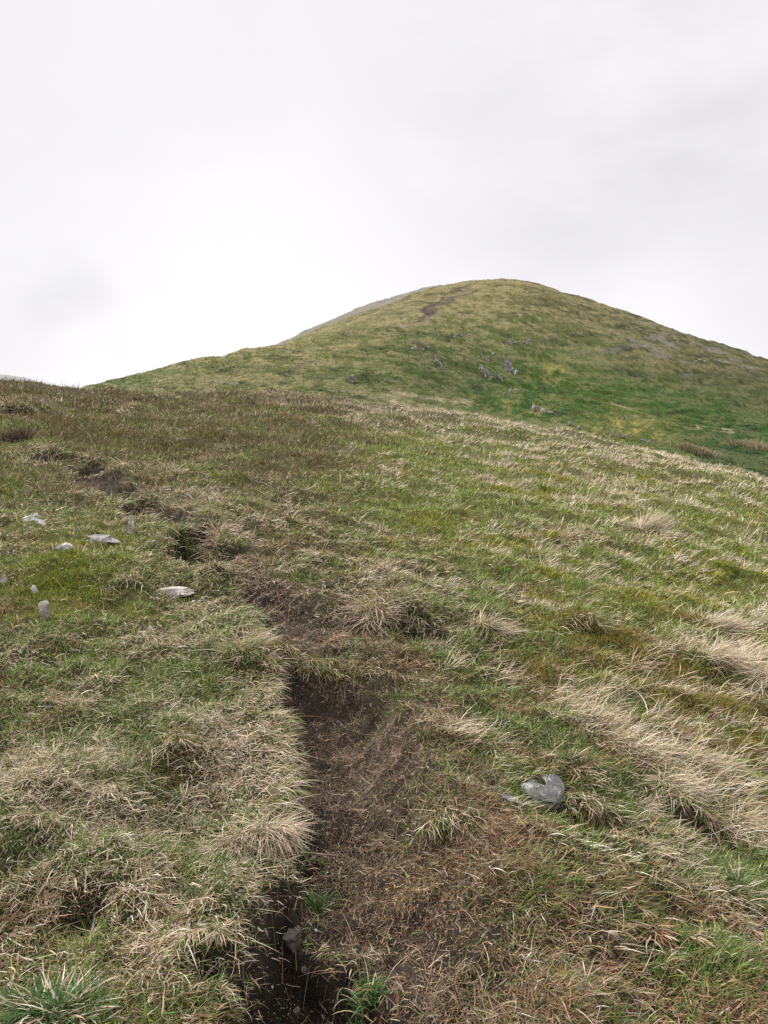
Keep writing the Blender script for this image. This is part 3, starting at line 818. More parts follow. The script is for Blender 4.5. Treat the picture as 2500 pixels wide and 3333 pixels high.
for i, (x, y, w, h, d) in enumerate([(1588,1174,13,14,'pale boulder above the middle crag row'),(1606,1153,14,6,'low flat rock above the right crag'),(1679,1272,12,9,'pale boulder below the crags, right of a pair'),
        (1660,1274,9,8,'pale pointed boulder below the crags, left of a pair'),(1645,1286,10,10,'dark topped boulder under the pair below the crags'),(1684,1298,10,6,'flat stone right below the pair under the crags'),
        (1738,1330,12,12,'upper left boulder of the five in the green hollow'),(1749,1331,11,11,'second boulder from the left of the five in the green hollow'),(1740,1338,14,6,'flat boulder at the front of the five in the green hollow'),
        (1769,1342,20,13,'largest boulder of the five in the green hollow'),(1792,1346,18,8,'dark boulder at the right end of the five in the green hollow'),
        (1855,1385,14,13,'grey slab above the brow, left of two'),(1884,1396,18,9,'grey slab above the brow, right of two'),(1832,1394,7,5,'small blue grey stone left of the two slabs above the brow'),
        (2036,1365,17,12,'lone dark capped boulder right of the mossy scree'),(1255,1242,12,11,'grey boulder above the straw brow in the centre of the slope'),(1226,1243,6,5,'small pale stone left of the grey boulder above the straw brow'),
        (1144,1240,20,18,'knobbly outcrop rock under the spur'),(1153,1247,13,9,'low block at the right foot of the knobbly outcrop rock'),(1054,1227,7,9,'small upright grey stone on the spur'),
        (1070,1272,7,11,'thin grey rock in the brown bank under the spur, left of two'),(1103,1277,11,11,'grey rock in the brown bank under the spur, right of two'),(1026,1183,7,6,'pale stone beside the peat scar on the spur'),
        (740,1250,8,6,'white stone on the stony bank at the left foot of the spur'),(771,1249,10,7,'grey slab on the stony bank at the left foot of the spur'),(811,1250,8,6,'small grey stone right of the stony bank on the left spur'),
        (857,1255,7,10,'slim grey stone leaning in the turf of the left spur'),(927,1243,6,4,'tiny white stone on the green of the left spur'),(656,1266,9,6,'grey stone low at the left end of the spur')]):
    crag(d, C4, x, y, w, h, 120 + i)
g2 = np.random.default_rng(5)
def scatter(label, group, n, x0, y0, sx, sy, shear, size, seed):
    for k in range(n):
        dy = g2.normal(0, sy); x = x0 + g2.normal(0, sx) + shear * dy; y = y0 + dy
        w = .8 * size * math.exp(g2.normal(0, .35))
        crag(label, group, x, y, w, w * g2.uniform(.45, .9), seed + k, ico=ICO2, sink=.25)
scatter('small grey scree stone lying in yellow moss above the right brow', 'scree stones in yellow moss', 18, 2000, 1408, 22, 12, 1.0, 8, 200)
scatter('small scree stone at the lower end of the yellow moss', 'scree stones at the lower moss end', 8, 2110, 1438, 14, 5, .6, 8, 240)
scatter('small rock in the low outcrop band high on the spur', 'rocks of the low outcrop band', 9, 1492, 1091, 17, 3, 1.5, 8, 260)
scatter('small rock in the brown outcrop right of the spur crest', 'rocks of the brown outcrop', 9, 1690, 1120, 22, 6, 1, 8, 290)
scatter('grey rock strewn high on the right flank of the hill', 'rocks strewn on the right flank', 22, 2130, 1095, 110, 24, 1.6, 5.5, 310)
scatter('grey rock in the lower stony band on the right flank of the hill', 'rocks of the lower stony band', 16, 2270, 1180, 60, 14, 2.0, 5.5, 400)
scatter('stone on the bank at the left foot of the spur', 'stones on the left spur bank', 12, 735, 1247, 26, 4, 0, 8, 450)
scatter('stone by the peat scar above the left crag', 'stones by the peat scar', 8, 1362, 1136, 18, 3, .3, 8, 470)

# ------------------------------------------------------------------ blades
def make_blades(bx, by, hx, hy, length, width, lean, droop, col, nseg, clamp=True, tipcol=None, lift=.0):
    """ribbons: base (bx,by), horizontal heading (hx,hy), lean from the vertical (rad), droop 0..1 -> verts, tris, colours"""
    n = len(bx)
    bz = ground_xy(bx, by) - .004 + lift
    t = np.linspace(0, 1, nseg + 1)
    ang = lean[:, None] + droop[:, None] * t[None, :] * 1.5
    step = length[:, None] / nseg
    dh = np.sin(ang) * step; dz = np.cos(ang) * step
    h = np.concatenate([np.zeros((n, 1)), np.cumsum(dh[:, :-1], 1)], 1)
    z = bz[:, None] + np.concatenate([np.zeros((n, 1)), np.cumsum(dz[:, :-1], 1)], 1)
    curl = rng.normal(0, .35, n)[:, None] * t[None, :] ** 2 * length[:, None]
    cx = bx[:, None] + hx[:, None] * h - hy[:, None] * curl
    cyy = by[:, None] + hy[:, None] * h + hx[:, None] * curl
    for (sx0, sy0, sa, sb, sr) in CLEAR:        # no stems through stones
        d = np.hypot((bx - sx0) / sa, (by - sy0 + sb * .1) / (sb * 1.0))
        near = d < 1.0
        if near.any():
            z[near] -= .25
    if clamp:
        free = np.ones(n, bool)
        for (sx0, sy0, sa, sb, sr) in CLEAR: free &= np.hypot((bx - sx0) / sa, (by - sy0 + sb * .1) / (sb * 1.0)) >= 1
        g = ground_xy(cx[:, 1:].ravel(), cyy[:, 1:].ravel()).reshape(n, nseg)
        z[free, 1:] = np.maximum(z[:, 1:], g + .003 + .012 * rng.random((n, 1)) * np.minimum(1, length[:, None] / .1))[free]
    # width vector: across the heading, rolled at random
    roll = rng.normal(0, .7, n)
    wx, wy, wz = -hy * np.cos(roll), hx * np.cos(roll), np.sin(roll)
    wt = width[:, None] * .5 * (1 - t[None, :-1] ** 1.6 * .75)
    L = np.stack([cx[:, :-1] - wx[:, None] * wt, cyy[:, :-1] - wy[:, None] * wt, z[:, :-1] - wz[:, None] * wt], -1)
    Rr = np.stack([cx[:, :-1] + wx[:, None] * wt, cyy[:, :-1] + wy[:, None] * wt, z[:, :-1] + wz[:, None] * wt], -1)
    tip = np.stack([cx[:, -1], cyy[:, -1], z[:, -1]], -1)[:, None, :]
    V = np.concatenate([np.stack([L, Rr], 2).reshape(n, 2 * nseg, 3), tip], 1)
    k = 2 * nseg + 1
    tri = []
    for s in range(nseg - 1):
        a = 2 * s
        tri += [(a, a + 1, a + 3), (a, a + 3, a + 2)]
    tri.append((2 * nseg - 2, 2 * nseg - 1, 2 * nseg))
    tri = np.array(tri)
    Fc = (np.arange(n)[:, None, None] * k + tri[None]).reshape(-1, 3)
    C = np.repeat(col[:, None, :], k, 1)
    if tipcol is not None:
        tt = np.concatenate([np.repeat(t[:-1], 2), [1.0]])[None, :, None] ** 1.5
        C = C * (1 - tt) + tipcol[:, None, :] * tt
    return V.reshape(-1, 3), Fc, C.reshape(-1, 3)

class Batch:
    def __init__(s): s.v, s.f, s.c, s.n = [], [], [], 0
    def add(s, v, f, c):
        s.v.append(v); s.f.append(f + s.n); s.c.append(c); s.n += len(v)
    def build(s, name, mat, **kw):
        return mesh_object(name, np.concatenate(s.v), np.concatenate(s.f), mat, np.concatenate(s.c), smooth=False, **kw)

def slope_dir(x, y, e=.12):
    gx = (ground_xy(x + e, y) - ground_xy(x - e, y)) / (2 * e)
    gy = (ground_xy(x, y + e) - ground_xy(x, y - e)) / (2 * e)
    return -gx, -gy
def comb(th, r):
    """the way the grass lies: towards the walker on the left bank, down to the right on the right slope"""
    w = sstep(-.12, .12, th)
    far = sstep(5, 12, r)
    cx = .35 + w * .55; cyv = -.75 + w * (.15 + .45 * far)
    return cx, cyv

SPEC = {  # length, length sd, lean mean, lean sd, droop mean, wind weight
    'straw':   (.056, .022, .98, .35, .38, 1.0),
    'green':   (.046, .017, .62, .35, .30, .45),
    'brown':   (.044, .018, 1.05, .30, .22, .5),
    'moss':    (.019, .007, .45, .40, .30, .2),
    'heather': (.070, .022, .45, .30, .15, .4)}
KINDS = ['straw', 'green', 'brown', 'moss', 'heather']

def jitter_col(base, n, sd=.22, hue=.10):
    v = np.exp(rng.normal(0, sd, (n, 1)))
    h = np.exp(rng.normal(0, hue, (n, 3)))
    return np.clip(base * v * h, .004, .75)

def kind_colors(kind, n):
    if kind == 'straw':
        pick = rng.random(n)[:, None]
        base = np.where(pick < .55, PAL['straw'], np.where(pick < .82, np.array([.40, .32, .21]), np.array([.63, .545, .42])))
        return jitter_col(base, n, .16, .05)
    if kind == 'green':
        pick = rng.random(n)[:, None]
        base = np.where(pick < .45, np.array([.135, .205, .034]), np.where(pick < .78, np.array([.080, .150, .034]), np.array([.25, .27, .065])))
        return jitter_col(base, n, .22, .08)
    if kind == 'brown':
        pick = rng.random(n)[:, None]
        base = np.where(pick < .5, PAL['brown'], np.where(pick < .78, np.array([.32, .215, .115]), np.array([.13, .085, .05])))
        return jitter_col(base, n, .25, .06)
    if kind == 'moss':
        pick = rng.random(n)[:, None]
        base = np.where(pick < .5, np.array([.30, .285, .05]), np.where(pick < .8, np.array([.17, .215, .032]), np.array([.27, .185, .045])))
        return jitter_col(base, n, .2, .06)
    pick = rng.random(n)[:, None]
    base = np.where(pick < .5, PAL['heather'] * 1.15, np.where(pick < .75, np.array([.22, .175, .09]), np.array([.10, .105, .035])))
    return jitter_col(base, n, .25, .06)

batches = {k: Batch() for k in ('grass', 'moss', 'heather')}

def sow(th0, th1, r0, r1, n_clump, per, k_len=1.0, k_w=1.0, flat=0.0):
    """clumps spread evenly in log distance; each clump is one kind of plant"""
    th = rng.uniform(th0, th1, n_clump)
    r = np.exp(rng.uniform(math.log(r0), math.log(r1), n_clump))
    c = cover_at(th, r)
    x, y = r * np.sin(th), r * np.cos(th)
    # local drifts of one kind, drawn out along the lie of the grass
    xa, ya = (.8 * x - .6 * y) / 1.3, .6 * x + .8 * y
    w = sstep(4, 13, r)
    for q in range(5):
        n = (1 - w) * fbm(xa * 5.5, ya * 5.5, 100 + q * 7, 2) + w * fbm(xa * 2.3, ya * 2.3, 140 + q * 7, 2)
        c[:, q] *= np.exp(3.0 * n + .9 * fbm(xa * 1.1, ya * 1.1, 170 + q * 7, 2))
    c[:, 0] *= (.60 - .48 * sstep(-.06, .08, th) * (1 - 1.15 * sstep(23.5, 28, r))) * (1 - .25 * sstep(6, 12, r) * (1 - sstep(25, 29, r))); c[:, 4] *= 1.9; c[:, 1] *= 1.2; c[:, 3] *= 1.6 + 1.2 * sstep(-.05, .1, th) * sstep(4, 7, r)
    c[:, 5] *= np.exp(1.2 * fbm(x * 2.6 / s, y * 2.6 / s, 190, 3))
    mh, ms, dep = path_at(th, r)
    pmask = np.maximum(mh, ms)
    margin = np.maximum(path_field(th, r, P_SHELF, .22)[0], path_field(th, r, P_HOLE, .15)[0])
    gx, gy = slope_dir(x, y, .05)
    c[:, 5] += 1.6 * sstep(.6, 1.2, np.hypot(gx, gy)) * (r < 25)
    c[:, 5] = c[:, 5] * 2.4 + pmask * 3.0 + mh * 5
    c /= c.sum(1, keepdims=True)
    u = rng.random(n_clump); cum = np.cumsum(c, 1)
    kind = (u[:, None] > cum).sum(1)
    for q, name in enumerate(KINDS):
        m = np.where(kind == q)[0]
        if not len(m): continue
        Lm, Lsd, lean, lsd, droop, wind = SPEC[name]
        mult = {'straw': 1.0, 'green': .9, 'brown': .8, 'moss': 1.6, 'heather': 1.2}[name]
        cnt = rng.poisson(per * mult, len(m)) + 3
        idx = np.repeat(m, cnt); n = len(idx)
        rr = r[idx]
        # clump radius
        cr = np.exp(rng.normal(0, .3, n_clump))[idx] * {'straw': .055, 'green': .045, 'brown': .05, 'moss': .07, 'heather': .09}[name] * np.clip(rr / 6, .85, 3)
        g1, g2 = rng.normal(0, 1, n), rng.normal(0, 1, n)
        bx, by = x[idx] + g1 * cr, y[idx] + g2 * cr
        cwx, cwy = comb(th[idx], rr)
        sx, sy = slope_dir(x[m], y[m]); sxx = np.zeros(n_clump); syy = np.zeros(n_clump); sxx[m] = sx; syy[m] = sy
        ja = rng.normal(0, .5, n_clump)
        ca, sa = np.cos(ja)[idx], np.sin(ja)[idx]
        wx, wy = cwx * ca - cwy * sa, cwx * sa + cwy * ca
        hx = .55 * g1 + wind * 1.0 * wx + 1.2 * np.clip(sxx[idx], -1.2, 1.2) + rng.normal(0, .35, n)
        hy = .55 * g2 + wind * 1.0 * wy + 1.2 * np.clip(syy[idx], -1.2, 1.2) + rng.normal(0, .35, n)
        hn = np.hypot(hx, hy) + 1e-6; hx /= hn; hy /= hn
        csz = np.exp(rng.normal(0, .25, n_clump))[idx] * np.exp(rng.normal(0, .2, n))
        Ls = np.maximum(Lm * .3, rng.normal(Lm, Lsd, n)) * .86 * csz * k_len * (1 + .7 * sstep(4, 16, rr))
        if name == 'straw':
            Ls *= 1 + .55 * sstep(-.02, .2, th[idx]) * sstep(2.3, 4.5, rr)
        if name in ('straw', 'green', 'brown'): Ls = Ls * (1 - .45 * pmask[idx]) * (1 - .35 * margin[idx] * (rr < 6))
        Ls = np.minimum(Ls, Lm * 1.9 * (1 + 1.2 * sstep(4, 16, rr)))
        ln = np.clip(rng.normal(lean, lsd, n) + (.35 * rng.random(n_clump)[idx] - .15), .05, 1.5)
        ln = ln - .35 * sstep(6, 14, rr) * (name == 'straw')
        ln = np.clip(ln + flat, .05, 1.5)
        dr = np.clip(rng.normal(droop, .22, n), -.1, 1.1)
        wd = k_w * np.maximum({'straw': .0029, 'green': .0032, 'brown': .0030, 'moss': .0050, 'heather': .0035}[name], rr * .00088) * np.exp(rng.normal(-.05, .3, n))
        col = kind_colors(name, n)
        cv = np.exp(rng.normal(0, .16, (n_clump, 1)))[idx] * (1 + (np.array([.24, .16, .0]) * sstep(4, 7, rr)[:, None] - .16 * (1 - sstep(3, 4.5, rr))[:, None]) if name == 'green' else 1.0)
        col = np.clip(col * cv, 0, .72)
        # mixed clumps: straw carries some green shoots, green carries dead leaves
        if name == 'straw':
            alt = rng.random(n) < .20; col[alt] = kind_colors('green', alt.sum()); Ls[alt] *= .65; ln[alt] *= .6
        if name == 'green':
            alt = rng.random(n) < .13; col[alt] = kind_colors('straw', alt.sum()) * .9; ln[alt] *= 1.3
        if name == 'brown':
            alt = rng.random(n) < .14; col[alt] = kind_colors('green', alt.sum())
        b = batches['moss' if name == 'moss' else 'heather' if name == 'heather' else 'grass']
        for lo, hi, ns in ((0, 4.5, 4), (4.5, 12, 3), (12, 1e9, 2)):
            k = (rr >= lo) & (rr < hi)
            if k.any():
                b.add(*make_blades(bx[k], by[k], hx[k], hy[k], Ls[k], wd[k], ln[k], dr[k], col[k], ns if name != 'moss' else 2))

# main view wedge out to and over the brow, a little wider close by
sow(-.66, .66, 1.55, 4.0, 18500, 10)
sow(-.66, .66, 1.55, 4.0, 9000, 5, .6)
sow(-.62, .62, 1.55, 5.0, 9000, 10, .55, .55, .35)      # thatch of fine dead leaves under the tufts
sow(-.60, .60, 4.0, 10, 19000, 12)
sow(-.58, .58, 10, 24, 16000, 11)
sow(-.58, .58, 22, 42, 9000, 9)

# the same turf carries on to both sides and under the walker's feet
sow(.62, 1.30, 1.0, 8, 9000, 9); sow(-1.30, -.62, 1.0, 8, 9000, 9)
sow(.57, .80, 7, 42, 4200, 9); sow(-.80, -.57, 7, 42, 4200, 9)
sow(-.68, .68, .75, 1.6, 3200, 9)

def wisps(th0, th1, r0, r1, n_clump, per, L, rad, lean, thresh=.0):
    """loose tufts of bleached grass standing out of the shorter turf"""
    th = rng.uniform(th0, th1, n_clump); r = np.exp(rng.uniform(math.log(r0), math.log(r1), n_clump))
    x, y = r * np.sin(th), r * np.cos(th)
    c = cover_at(th, r)
    nz = fbm((.8 * x - .6 * y) * .8, (.6 * x + .8 * y) * 1.3, 501, 3)
    mh, ms, _ = path_at(th, r)
    keep = (rng.random(n_clump) < c[:, 0] * 1.9 * sstep(-.25 + thresh, .35 + thresh, nz)) & (np.maximum(mh, ms) < .2)
    th, r, x, y = th[keep], r[keep], x[keep], y[keep]
    m = len(th); cnt = rng.poisson(per, m) + 6
    idx = np.repeat(np.arange(m), cnt); n = len(idx); rr = r[idx]
    cs = np.exp(rng.normal(0, .3, m))[idx]
    g1, g2 = rng.normal(0, 1, n), rng.normal(0, 1, n)
    cwx, cwy = comb(th, r); ja = rng.normal(0, .35, m); ca, sa = np.cos(ja), np.sin(ja)
    wx, wy = (cwx * ca - cwy * sa)[idx], (cwx * sa + cwy * ca)[idx]
    R_ = rad * cs * np.clip(rr / 8, .8, 1.8)
    # drawn out along the lie
    u, v = g1 * R_ * 1.5, g2 * R_ * .7
    bx, by = x[idx] + u * wx - v * wy, y[idx] + u * wy + v * wx
    hx = wx + .45 * g1 + rng.normal(0, .4, n); hy = wy + .45 * g2 + rng.normal(0, .4, n)
    hn = np.hypot(hx, hy) + 1e-6
    Ls = np.maximum(.03, rng.normal(L, L * .3, n)) * np.minimum(cs, 1.5) * (1 + .3 * sstep(8, 20, rr))
    ln = np.clip(rng.normal(lean, .25, n), .1, 1.4); dr = np.clip(rng.normal(.4, .2, n), -.1, 1)
    wd = np.maximum(.0027, rr * .00082) * np.exp(rng.normal(-.05, .3, n))
    col = kind_colors('straw', n) * np.exp(rng.normal(.14, .12, (m, 1)))[idx]
    alt = rng.random(n) < .14; col[alt] = kind_colors('green', alt.sum())
    alt = rng.random(n) < .10; col[alt] = kind_colors('brown', alt.sum())
    for lo, hi, ns in ((0, 6, 4), (6, 14, 3), (14, 1e9, 2)):
        k = (rr >= lo) & (rr < hi)
        if k.any(): batches['grass'].add(*make_blades(bx[k], by[k], (hx / hn)[k], (hy / hn)[k], Ls[k], wd[k], ln[k], dr[k], np.clip(col, 0, .75)[k], ns))
wisps(-.02, .60, 3.2, 34, 3600, 30, .095, .034, .80, .22)
wisps(-.66, .02, 1.7, 4.5, 1500, 18, .045, .032, .95, .1)
wisps(-.66, .02, 4.5, 7, 700, 18, .070, .045, .95, .15)
wisps(-.60, .02, 7, 30, 1100, 22, .10, .08, .85, .2)
wisps(-.06, .6, 20, 33, 1300, 18, .085, .07, .85, -.1)
wisps(.15, .62, 2.3, 4.0, 260, 22, .058, .032, 1.05, .2)

def moss_cushion(px, py, w, h, n, cols):
    """a cushion of moss with short shoots, given by its survey position and size"""
    a, r0 = base_point(px, py); dr = abs(base_point(px, py - h)[1] - base_point(px, py + h)[1]) * .5
    g = rng.normal(0, .5, (n, 2))
    th = a + g[:, 0] * w / F; r = np.maximum(r0 + g[:, 1] * dr, 1.6)
    x, y = r * np.sin(th), r * np.cos(th)
    k = rng.random(n) < .25 + .9 * sstep(-.4, .4, fbm(x * 5, y * 5, 601, 2))
    x, y, r = x[k], y[k], r[k]; n = len(x)
    base = np.array(cols)[rng.integers(0, len(cols), n)]
    col = jitter_col(base, n, .2, .06)
    ang = rng.uniform(0, 2 * math.pi, n)
    wd = np.maximum(.005, r * .001) * rng.uniform(.7, 1.3, n)
    L = rng.uniform(.6, 1.5, n) * (.022 + .0022 * r)
    batches['moss'].add(*make_blades(x, y, np.cos(ang), np.sin(ang), L, wd, rng.normal(.5, .3, n), rng.normal(.3, .2, n), col, 2, lift=.012))
GM = [(.16, .20, .028), (.21, .225, .034), (.12, .18, .030), (.26, .24, .05)]
YM = [(.34, .31, .06), (.27, .27, .05), (.22, .235, .045), (.32, .25, .06)]
OM = [(.24, .155, .04), (.20, .165, .04), (.15, .16, .035), (.27, .20, .055)]
moss_cushion(235, 1885, 190, 75, 9000, GM)
moss_cushion(215, 1790, 70, 18, 900, YM)
for q in ((1930,2095,150,55,3500),(2130,2200,170,65,4000),(2320,2330,170,60,3500),(1770,2190,90,35,1500),(2080,2120,90,30,1500),(2440,2420,110,60,2500),(2250,2040,120,30,1500)):
    moss_cushion(*q, OM)
gm = np.random.default_rng(9)
for k in range(150):
    r0 = math.exp(gm.uniform(math.log(4.5), math.log(26))); a0 = gm.uniform(-.02, .5)
    cx_, cy_ = row_of(np.array([a0]), np.array([r0]))
    if cover_at(np.array([a0]), np.array([r0]))[0, 3] < gm.uniform(.02, .28): continue
    moss_cushion(float(cx_[0]), float(cy_[0]), gm.uniform(.12, .34) / r0 * F, gm.uniform(.10, .25) * EYE / r0 ** 2 * F, int(gm.uniform(250, 650)), YM if gm.random() < .7 else GM)

# turf hanging over the banks of the worn path
def bank_fringe(prof, r0, r1, n, side, kinds, Lm):
    r = np.exp(rng.uniform(math.log(r0), math.log(r1), n))
    edge = np.interp(r, prof[:, 0], prof[:, 1 if side < 0 else 2])
    x0, y0 = r * np.sin(edge), r * np.cos(edge)
    wob = (.05 * fbm(x0 * 3.1, y0 * 3.1, 31, 3)) * np.clip(r / 4, .7, 2)
    clump = vnoise(r * 9, np.zeros_like(r), 5)
    off = side * (np.abs(rng.normal(0, .09, n)) + .0) * np.clip(r / 4, .8, 1.6) + side * wob
    th = edge + off / r
    hx = -side * np.abs(rng.normal(.9, .4, n)); hy = rng.normal(-.55, .4, n)
    hn = np.hypot(hx, hy); hx /= hn; hy /= hn
    L = np.maximum(.04, rng.normal(Lm, Lm * .3, n)) * (.45 + .8 * clump)
    pick = rng.random(n)
    col = np.where((pick < kinds[0])[:, None], kind_colors('straw', n), np.where((pick < kinds[0] + kinds[1])[:, None], kind_colors('green', n), kind_colors('brown', n)))
    ln = np.clip(rng.normal(.85, .3, n), .2, 1.5); dr = np.clip(rng.normal(.85, .2, n), .2, 1.3)
    wd = np.maximum(.0033, r * .00086) * rng.uniform(.7, 1.2, n)
    batches['grass'].add(*make_blades(r * np.sin(th), r * np.cos(th), hx, hy, L, wd, ln, dr, col, 5, clamp=True))
bank_fringe(P_SHELF, 2.5, 4.3, 2400, -1, (.6, .32), .10)
bank_fringe(P_SHELF, 4.3, 9, 1500, -1, (.5, .45), .10)
bank_fringe(P_HOLE, 1.7, 2.9, 700, -1, (.5, .15), .06)
bank_fringe(P_HOLE, 1.7, 2.6, 450, 1, (.2, .5), .06)

# turf on the scarps hanging down towards the walker
def scarp_fringe(px, py, hw, n, Lm, kinds=(.5, .35)):
    a, r0 = base_point(px, py)
    th = a + rng.normal(0, .55, n) * hw / F
    r = r0 + .02 + np.abs(rng.normal(0, .07, n)) * np.clip(r0 / 4, .7, 2)
    hx = rng.normal(.1, .35, n); hy = -np.abs(rng.normal(1, .3, n)); hn = np.hypot(hx, hy); hx /= hn; hy /= hn
    pick = rng.random(n)
    col = np.where((pick < kinds[0])[:, None], kind_colors('straw', n), np.where((pick < sum(kinds))[:, None], kind_colors('green', n), kind_colors('brown', n)))
    L = np.maximum(.05, rng.normal(Lm, Lm * .3, n)); ln = np.clip(rng.normal(.8, .3, n), .1, 1.4); dr = np.clip(rng.normal(.85, .2, n), .2, 1.3)
    wd = np.maximum(.0033, r0 * .00088) * rng.uniform(.7, 1.2, n)
    batches['grass'].add(*make_blades(r * np.sin(th), r * np.cos(th), hx, hy, L, wd, ln, dr, col, 5))
for (px, py, hw, h, run) in scarps:
    k = {True: 420, False: 260}[h > .1]
    if (px, py) == (1000, 2195): scarp_fringe(1020, 2172, 190, 1700, .095, (.25, .35)); continue
    if h > 0: scarp_fringe(px, py, hw, k, .045 + .014 * base_point(px, py)[1])

# loose dead stems strewn over the bare peat
def litter(n):
    r = np.exp(rng.uniform(math.log(1.7), math.log(6.0), n))
    al = np.interp(r, P_SHELF[:, 0], P_SHELF[:, 1]); ar = np.interp(r, P_SHELF[:, 0], P_SHELF[:, 2])
    th = al + (ar - al) * rng.uniform(-.02, 1.75, n)
    mh, ms, _ = path_at(th, r)
    keep = rng.random(n) > .72 * mh
    r, th = r[keep], th[keep]; n = len(r)
    x, y = r * np.sin(th), r * np.cos(th)
    keep = rng.random(n) < .35 + .65 * sstep(-.3, .5, fbm(x * 6, y * 6, 301, 2))
    x, y, r = x[keep], y[keep], r[keep]; n = len(x)
    ang = rng.uniform(0, 2 * math.pi, n)
    L = np.maximum(.012, np.minimum(rng.gamma(2.2, .013, n), .10))
    pick = rng.random(n)[:, None]
    col = np.where(pick < .66, jitter_col(np.array([.145, .098, .064]), n, .45, .06), np.where(pick < .85, kind_colors('brown', n), kind_colors('straw', n) * .75))
    wd = np.maximum(.0026, r * .0008) * rng.uniform(.6, 1.3, n)
    batches['grass'].add(*make_blades(x, y, np.cos(ang), np.sin(ang), L, wd, np.clip(rng.normal(1.3, .25, n), .6, 1.6), rng.normal(.1, .2, n), col, 3, lift=.006))
litter(56000)

# rough tufts of turf that roughen the hill
def hill_tufts(n):
    th = rng.uniform(-.5, .56, n); r = np.exp(rng.uniform(math.log(60), math.log(250), n))
    x, y = r * np.sin(th), r * np.cos(th); z = ground_xy(x, y)
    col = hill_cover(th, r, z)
    col = np.clip(col * np.exp(rng.normal(0.0, .45, (n, 1))) * np.exp(rng.normal(0, .06, (n, 3))), .01, .5)
    k = fbm(x * .5, y * .5, 401, 2)
    keep = rng.random(n) < .35 + .65 * sstep(-.3, .5, k)
    cx, cyv = np.full(n, .8), np.full(n, -.4)
    hx = cx + rng.normal(0, .6, n); hy = cyv + rng.normal(0, .6, n); hn = np.hypot(hx, hy) + 1e-6
    L = rng.uniform(.5, 1.4, n) * (.12 + .0011 * r); wd = rng.uniform(.6, 1.3, n) * .0010 * r
    s = keep
    b = Batch()
    b.add(*make_blades(x[s], y[s], (hx / hn)[s], (hy / hn)[s], L[s], wd[s], np.clip(rng.normal(.9, .3, s.sum()), .2, 1.4), rng.uniform(.2, .8, s.sum()), col[s], 2))
    o = b.build('hill_grass', M_BLADE); o['kind'] = 'stuff'
hill_tufts(75000)

# ------------------------------------------------------------------ tussocks that stand out one by one
def tussock(name, label, cat, group, px, py, w_px, n, mix, L, lean, droop, head, wind=1.0, width=1.0, hfac=1.0, rise=0, one=False):
    p, r = hit(px, py)
    rad = .5 * w_px * r / F
    root = None
    if not one and len(mix) > 1:
        root = bpy.data.objects.new(name, None); scene.collection.objects.link(root)
        root.location = p; root.empty_display_size = .1
        set_props(root, label, cat, group)
    merged = Batch()
    for kname, share in mix:
        m = max(12, int(n * share))
        g = rng.normal(0, .5, (m, 2)) * rad * np.array([1, .7])
        bx, by = p[0] + g[:, 0], p[1] + g[:, 1]
        hx = g[:, 0] / rad * .9 + wind * head[0] + rng.normal(0, .45, m); hy = g[:, 1] / rad * .9 + wind * head[1] + rng.normal(0, .45, m)
        hn = np.hypot(hx, hy) + 1e-6
        dry = kname == 'straw' or (not isinstance(kname, str) and kname[0] > kname[1])
        cols = kind_colors(kname, m) if isinstance(kname, str) else jitter_col(np.array(kname), m, .2, .05)
        Lk = L * (1 if dry else .8)
        Ls = np.maximum(Lk * .3, rng.normal(Lk, Lk * .25, m)); wd = np.maximum(.0032 * width, r * .00085) * rng.uniform(.7, 1.25, m)
        ln = np.clip(rng.normal(lean, .28, m), .03, 1.45); dr = np.clip(rng.normal(droop, .2, m), -.1, 1.2)
        v, f_, c = make_blades(bx, by, hx / hn, hy / hn, Ls, wd, ln, dr, cols, 5 if r < 12 else 3, lift=rise)
        if root is None:
            merged.add(v - p, f_, c); continue
        part = mesh_object('dead_leaves' if dry else 'green_leaves', v - p, f_, M_BLADE, c, smooth=False, parent=root)
    if root is None:
        root = merged.build(name, M_BLADE); root.location = p
        set_props(root, label, cat, group)
    return root

SG = [('straw', .88), ('green', .12)]
GT = 'windblown straw tussocks on the right slope'
tussock('grass_tussock', 'largest pale windswept straw tussock near the right edge above the orange moss', 'grass tussock', GT, 2330, 2150, 130, 700, SG, .20, .95, .45, (.9, -.35))
tussock('grass_tussock', 'pale straw tussock cut by the right edge beside the largest windswept one', 'grass tussock', GT, 2450, 2160, 110, 500, SG, .18, .9, .4, (.9, -.25))
tussock('grass_tussock', 'straw tussock with grey green heart uphill of the largest windswept tussock', 'grass tussock', GT, 2340, 2050, 140, 650, [('straw', .75), ('green', .25)], .17, .8, .4, (.9, -.2))
tussock('grass_tussock', 'long combed straw swathe pointing down to a dark green hollow on the right slope', 'grass tussock', GT, 2200, 2560, 85, 380, [('straw', .93), ('green', .07)], .10, 1.1, .35, (.75, -.75))
tussock('grass_tussock', 'straw tussock spilling off the right edge below the combed swathe', 'grass tussock', GT, 2420, 2690, 130, 600, SG, .12, 1.05, .4, (.75, -.7))
tussock('grass_tussock', 'thin pale tussock on the slope just right of the lichened stone', 'grass tussock', GT, 2080, 2640, 80, 220, SG, .085, 1.1, .35, (.8, -.6))
tussock('grass_tussock', 'upright feathery straw tuft leaning right in the middle of the green slope', 'grass tussock', GT, 2110, 1730, 70, 260, SG, .30, .65, .3, (1, .1))
tussock('grass_tussock', 'wide pale swathe lying beside the dark hollow of the centre bank', 'grass tussock', GT, 1585, 2040, 80, 380, SG, .17, 1.0, .4, (.7, -.7))
GB = 'straw tussocks overhanging the left bank of the path'
tussock('grass_tussock', 'long bleached tussock hanging over the dark trench beside the path', 'grass tussock', GB, 880, 2710, 110, 700, [('straw', .9), ('green', .1)], .115, .9, .7, (.55, -.8))
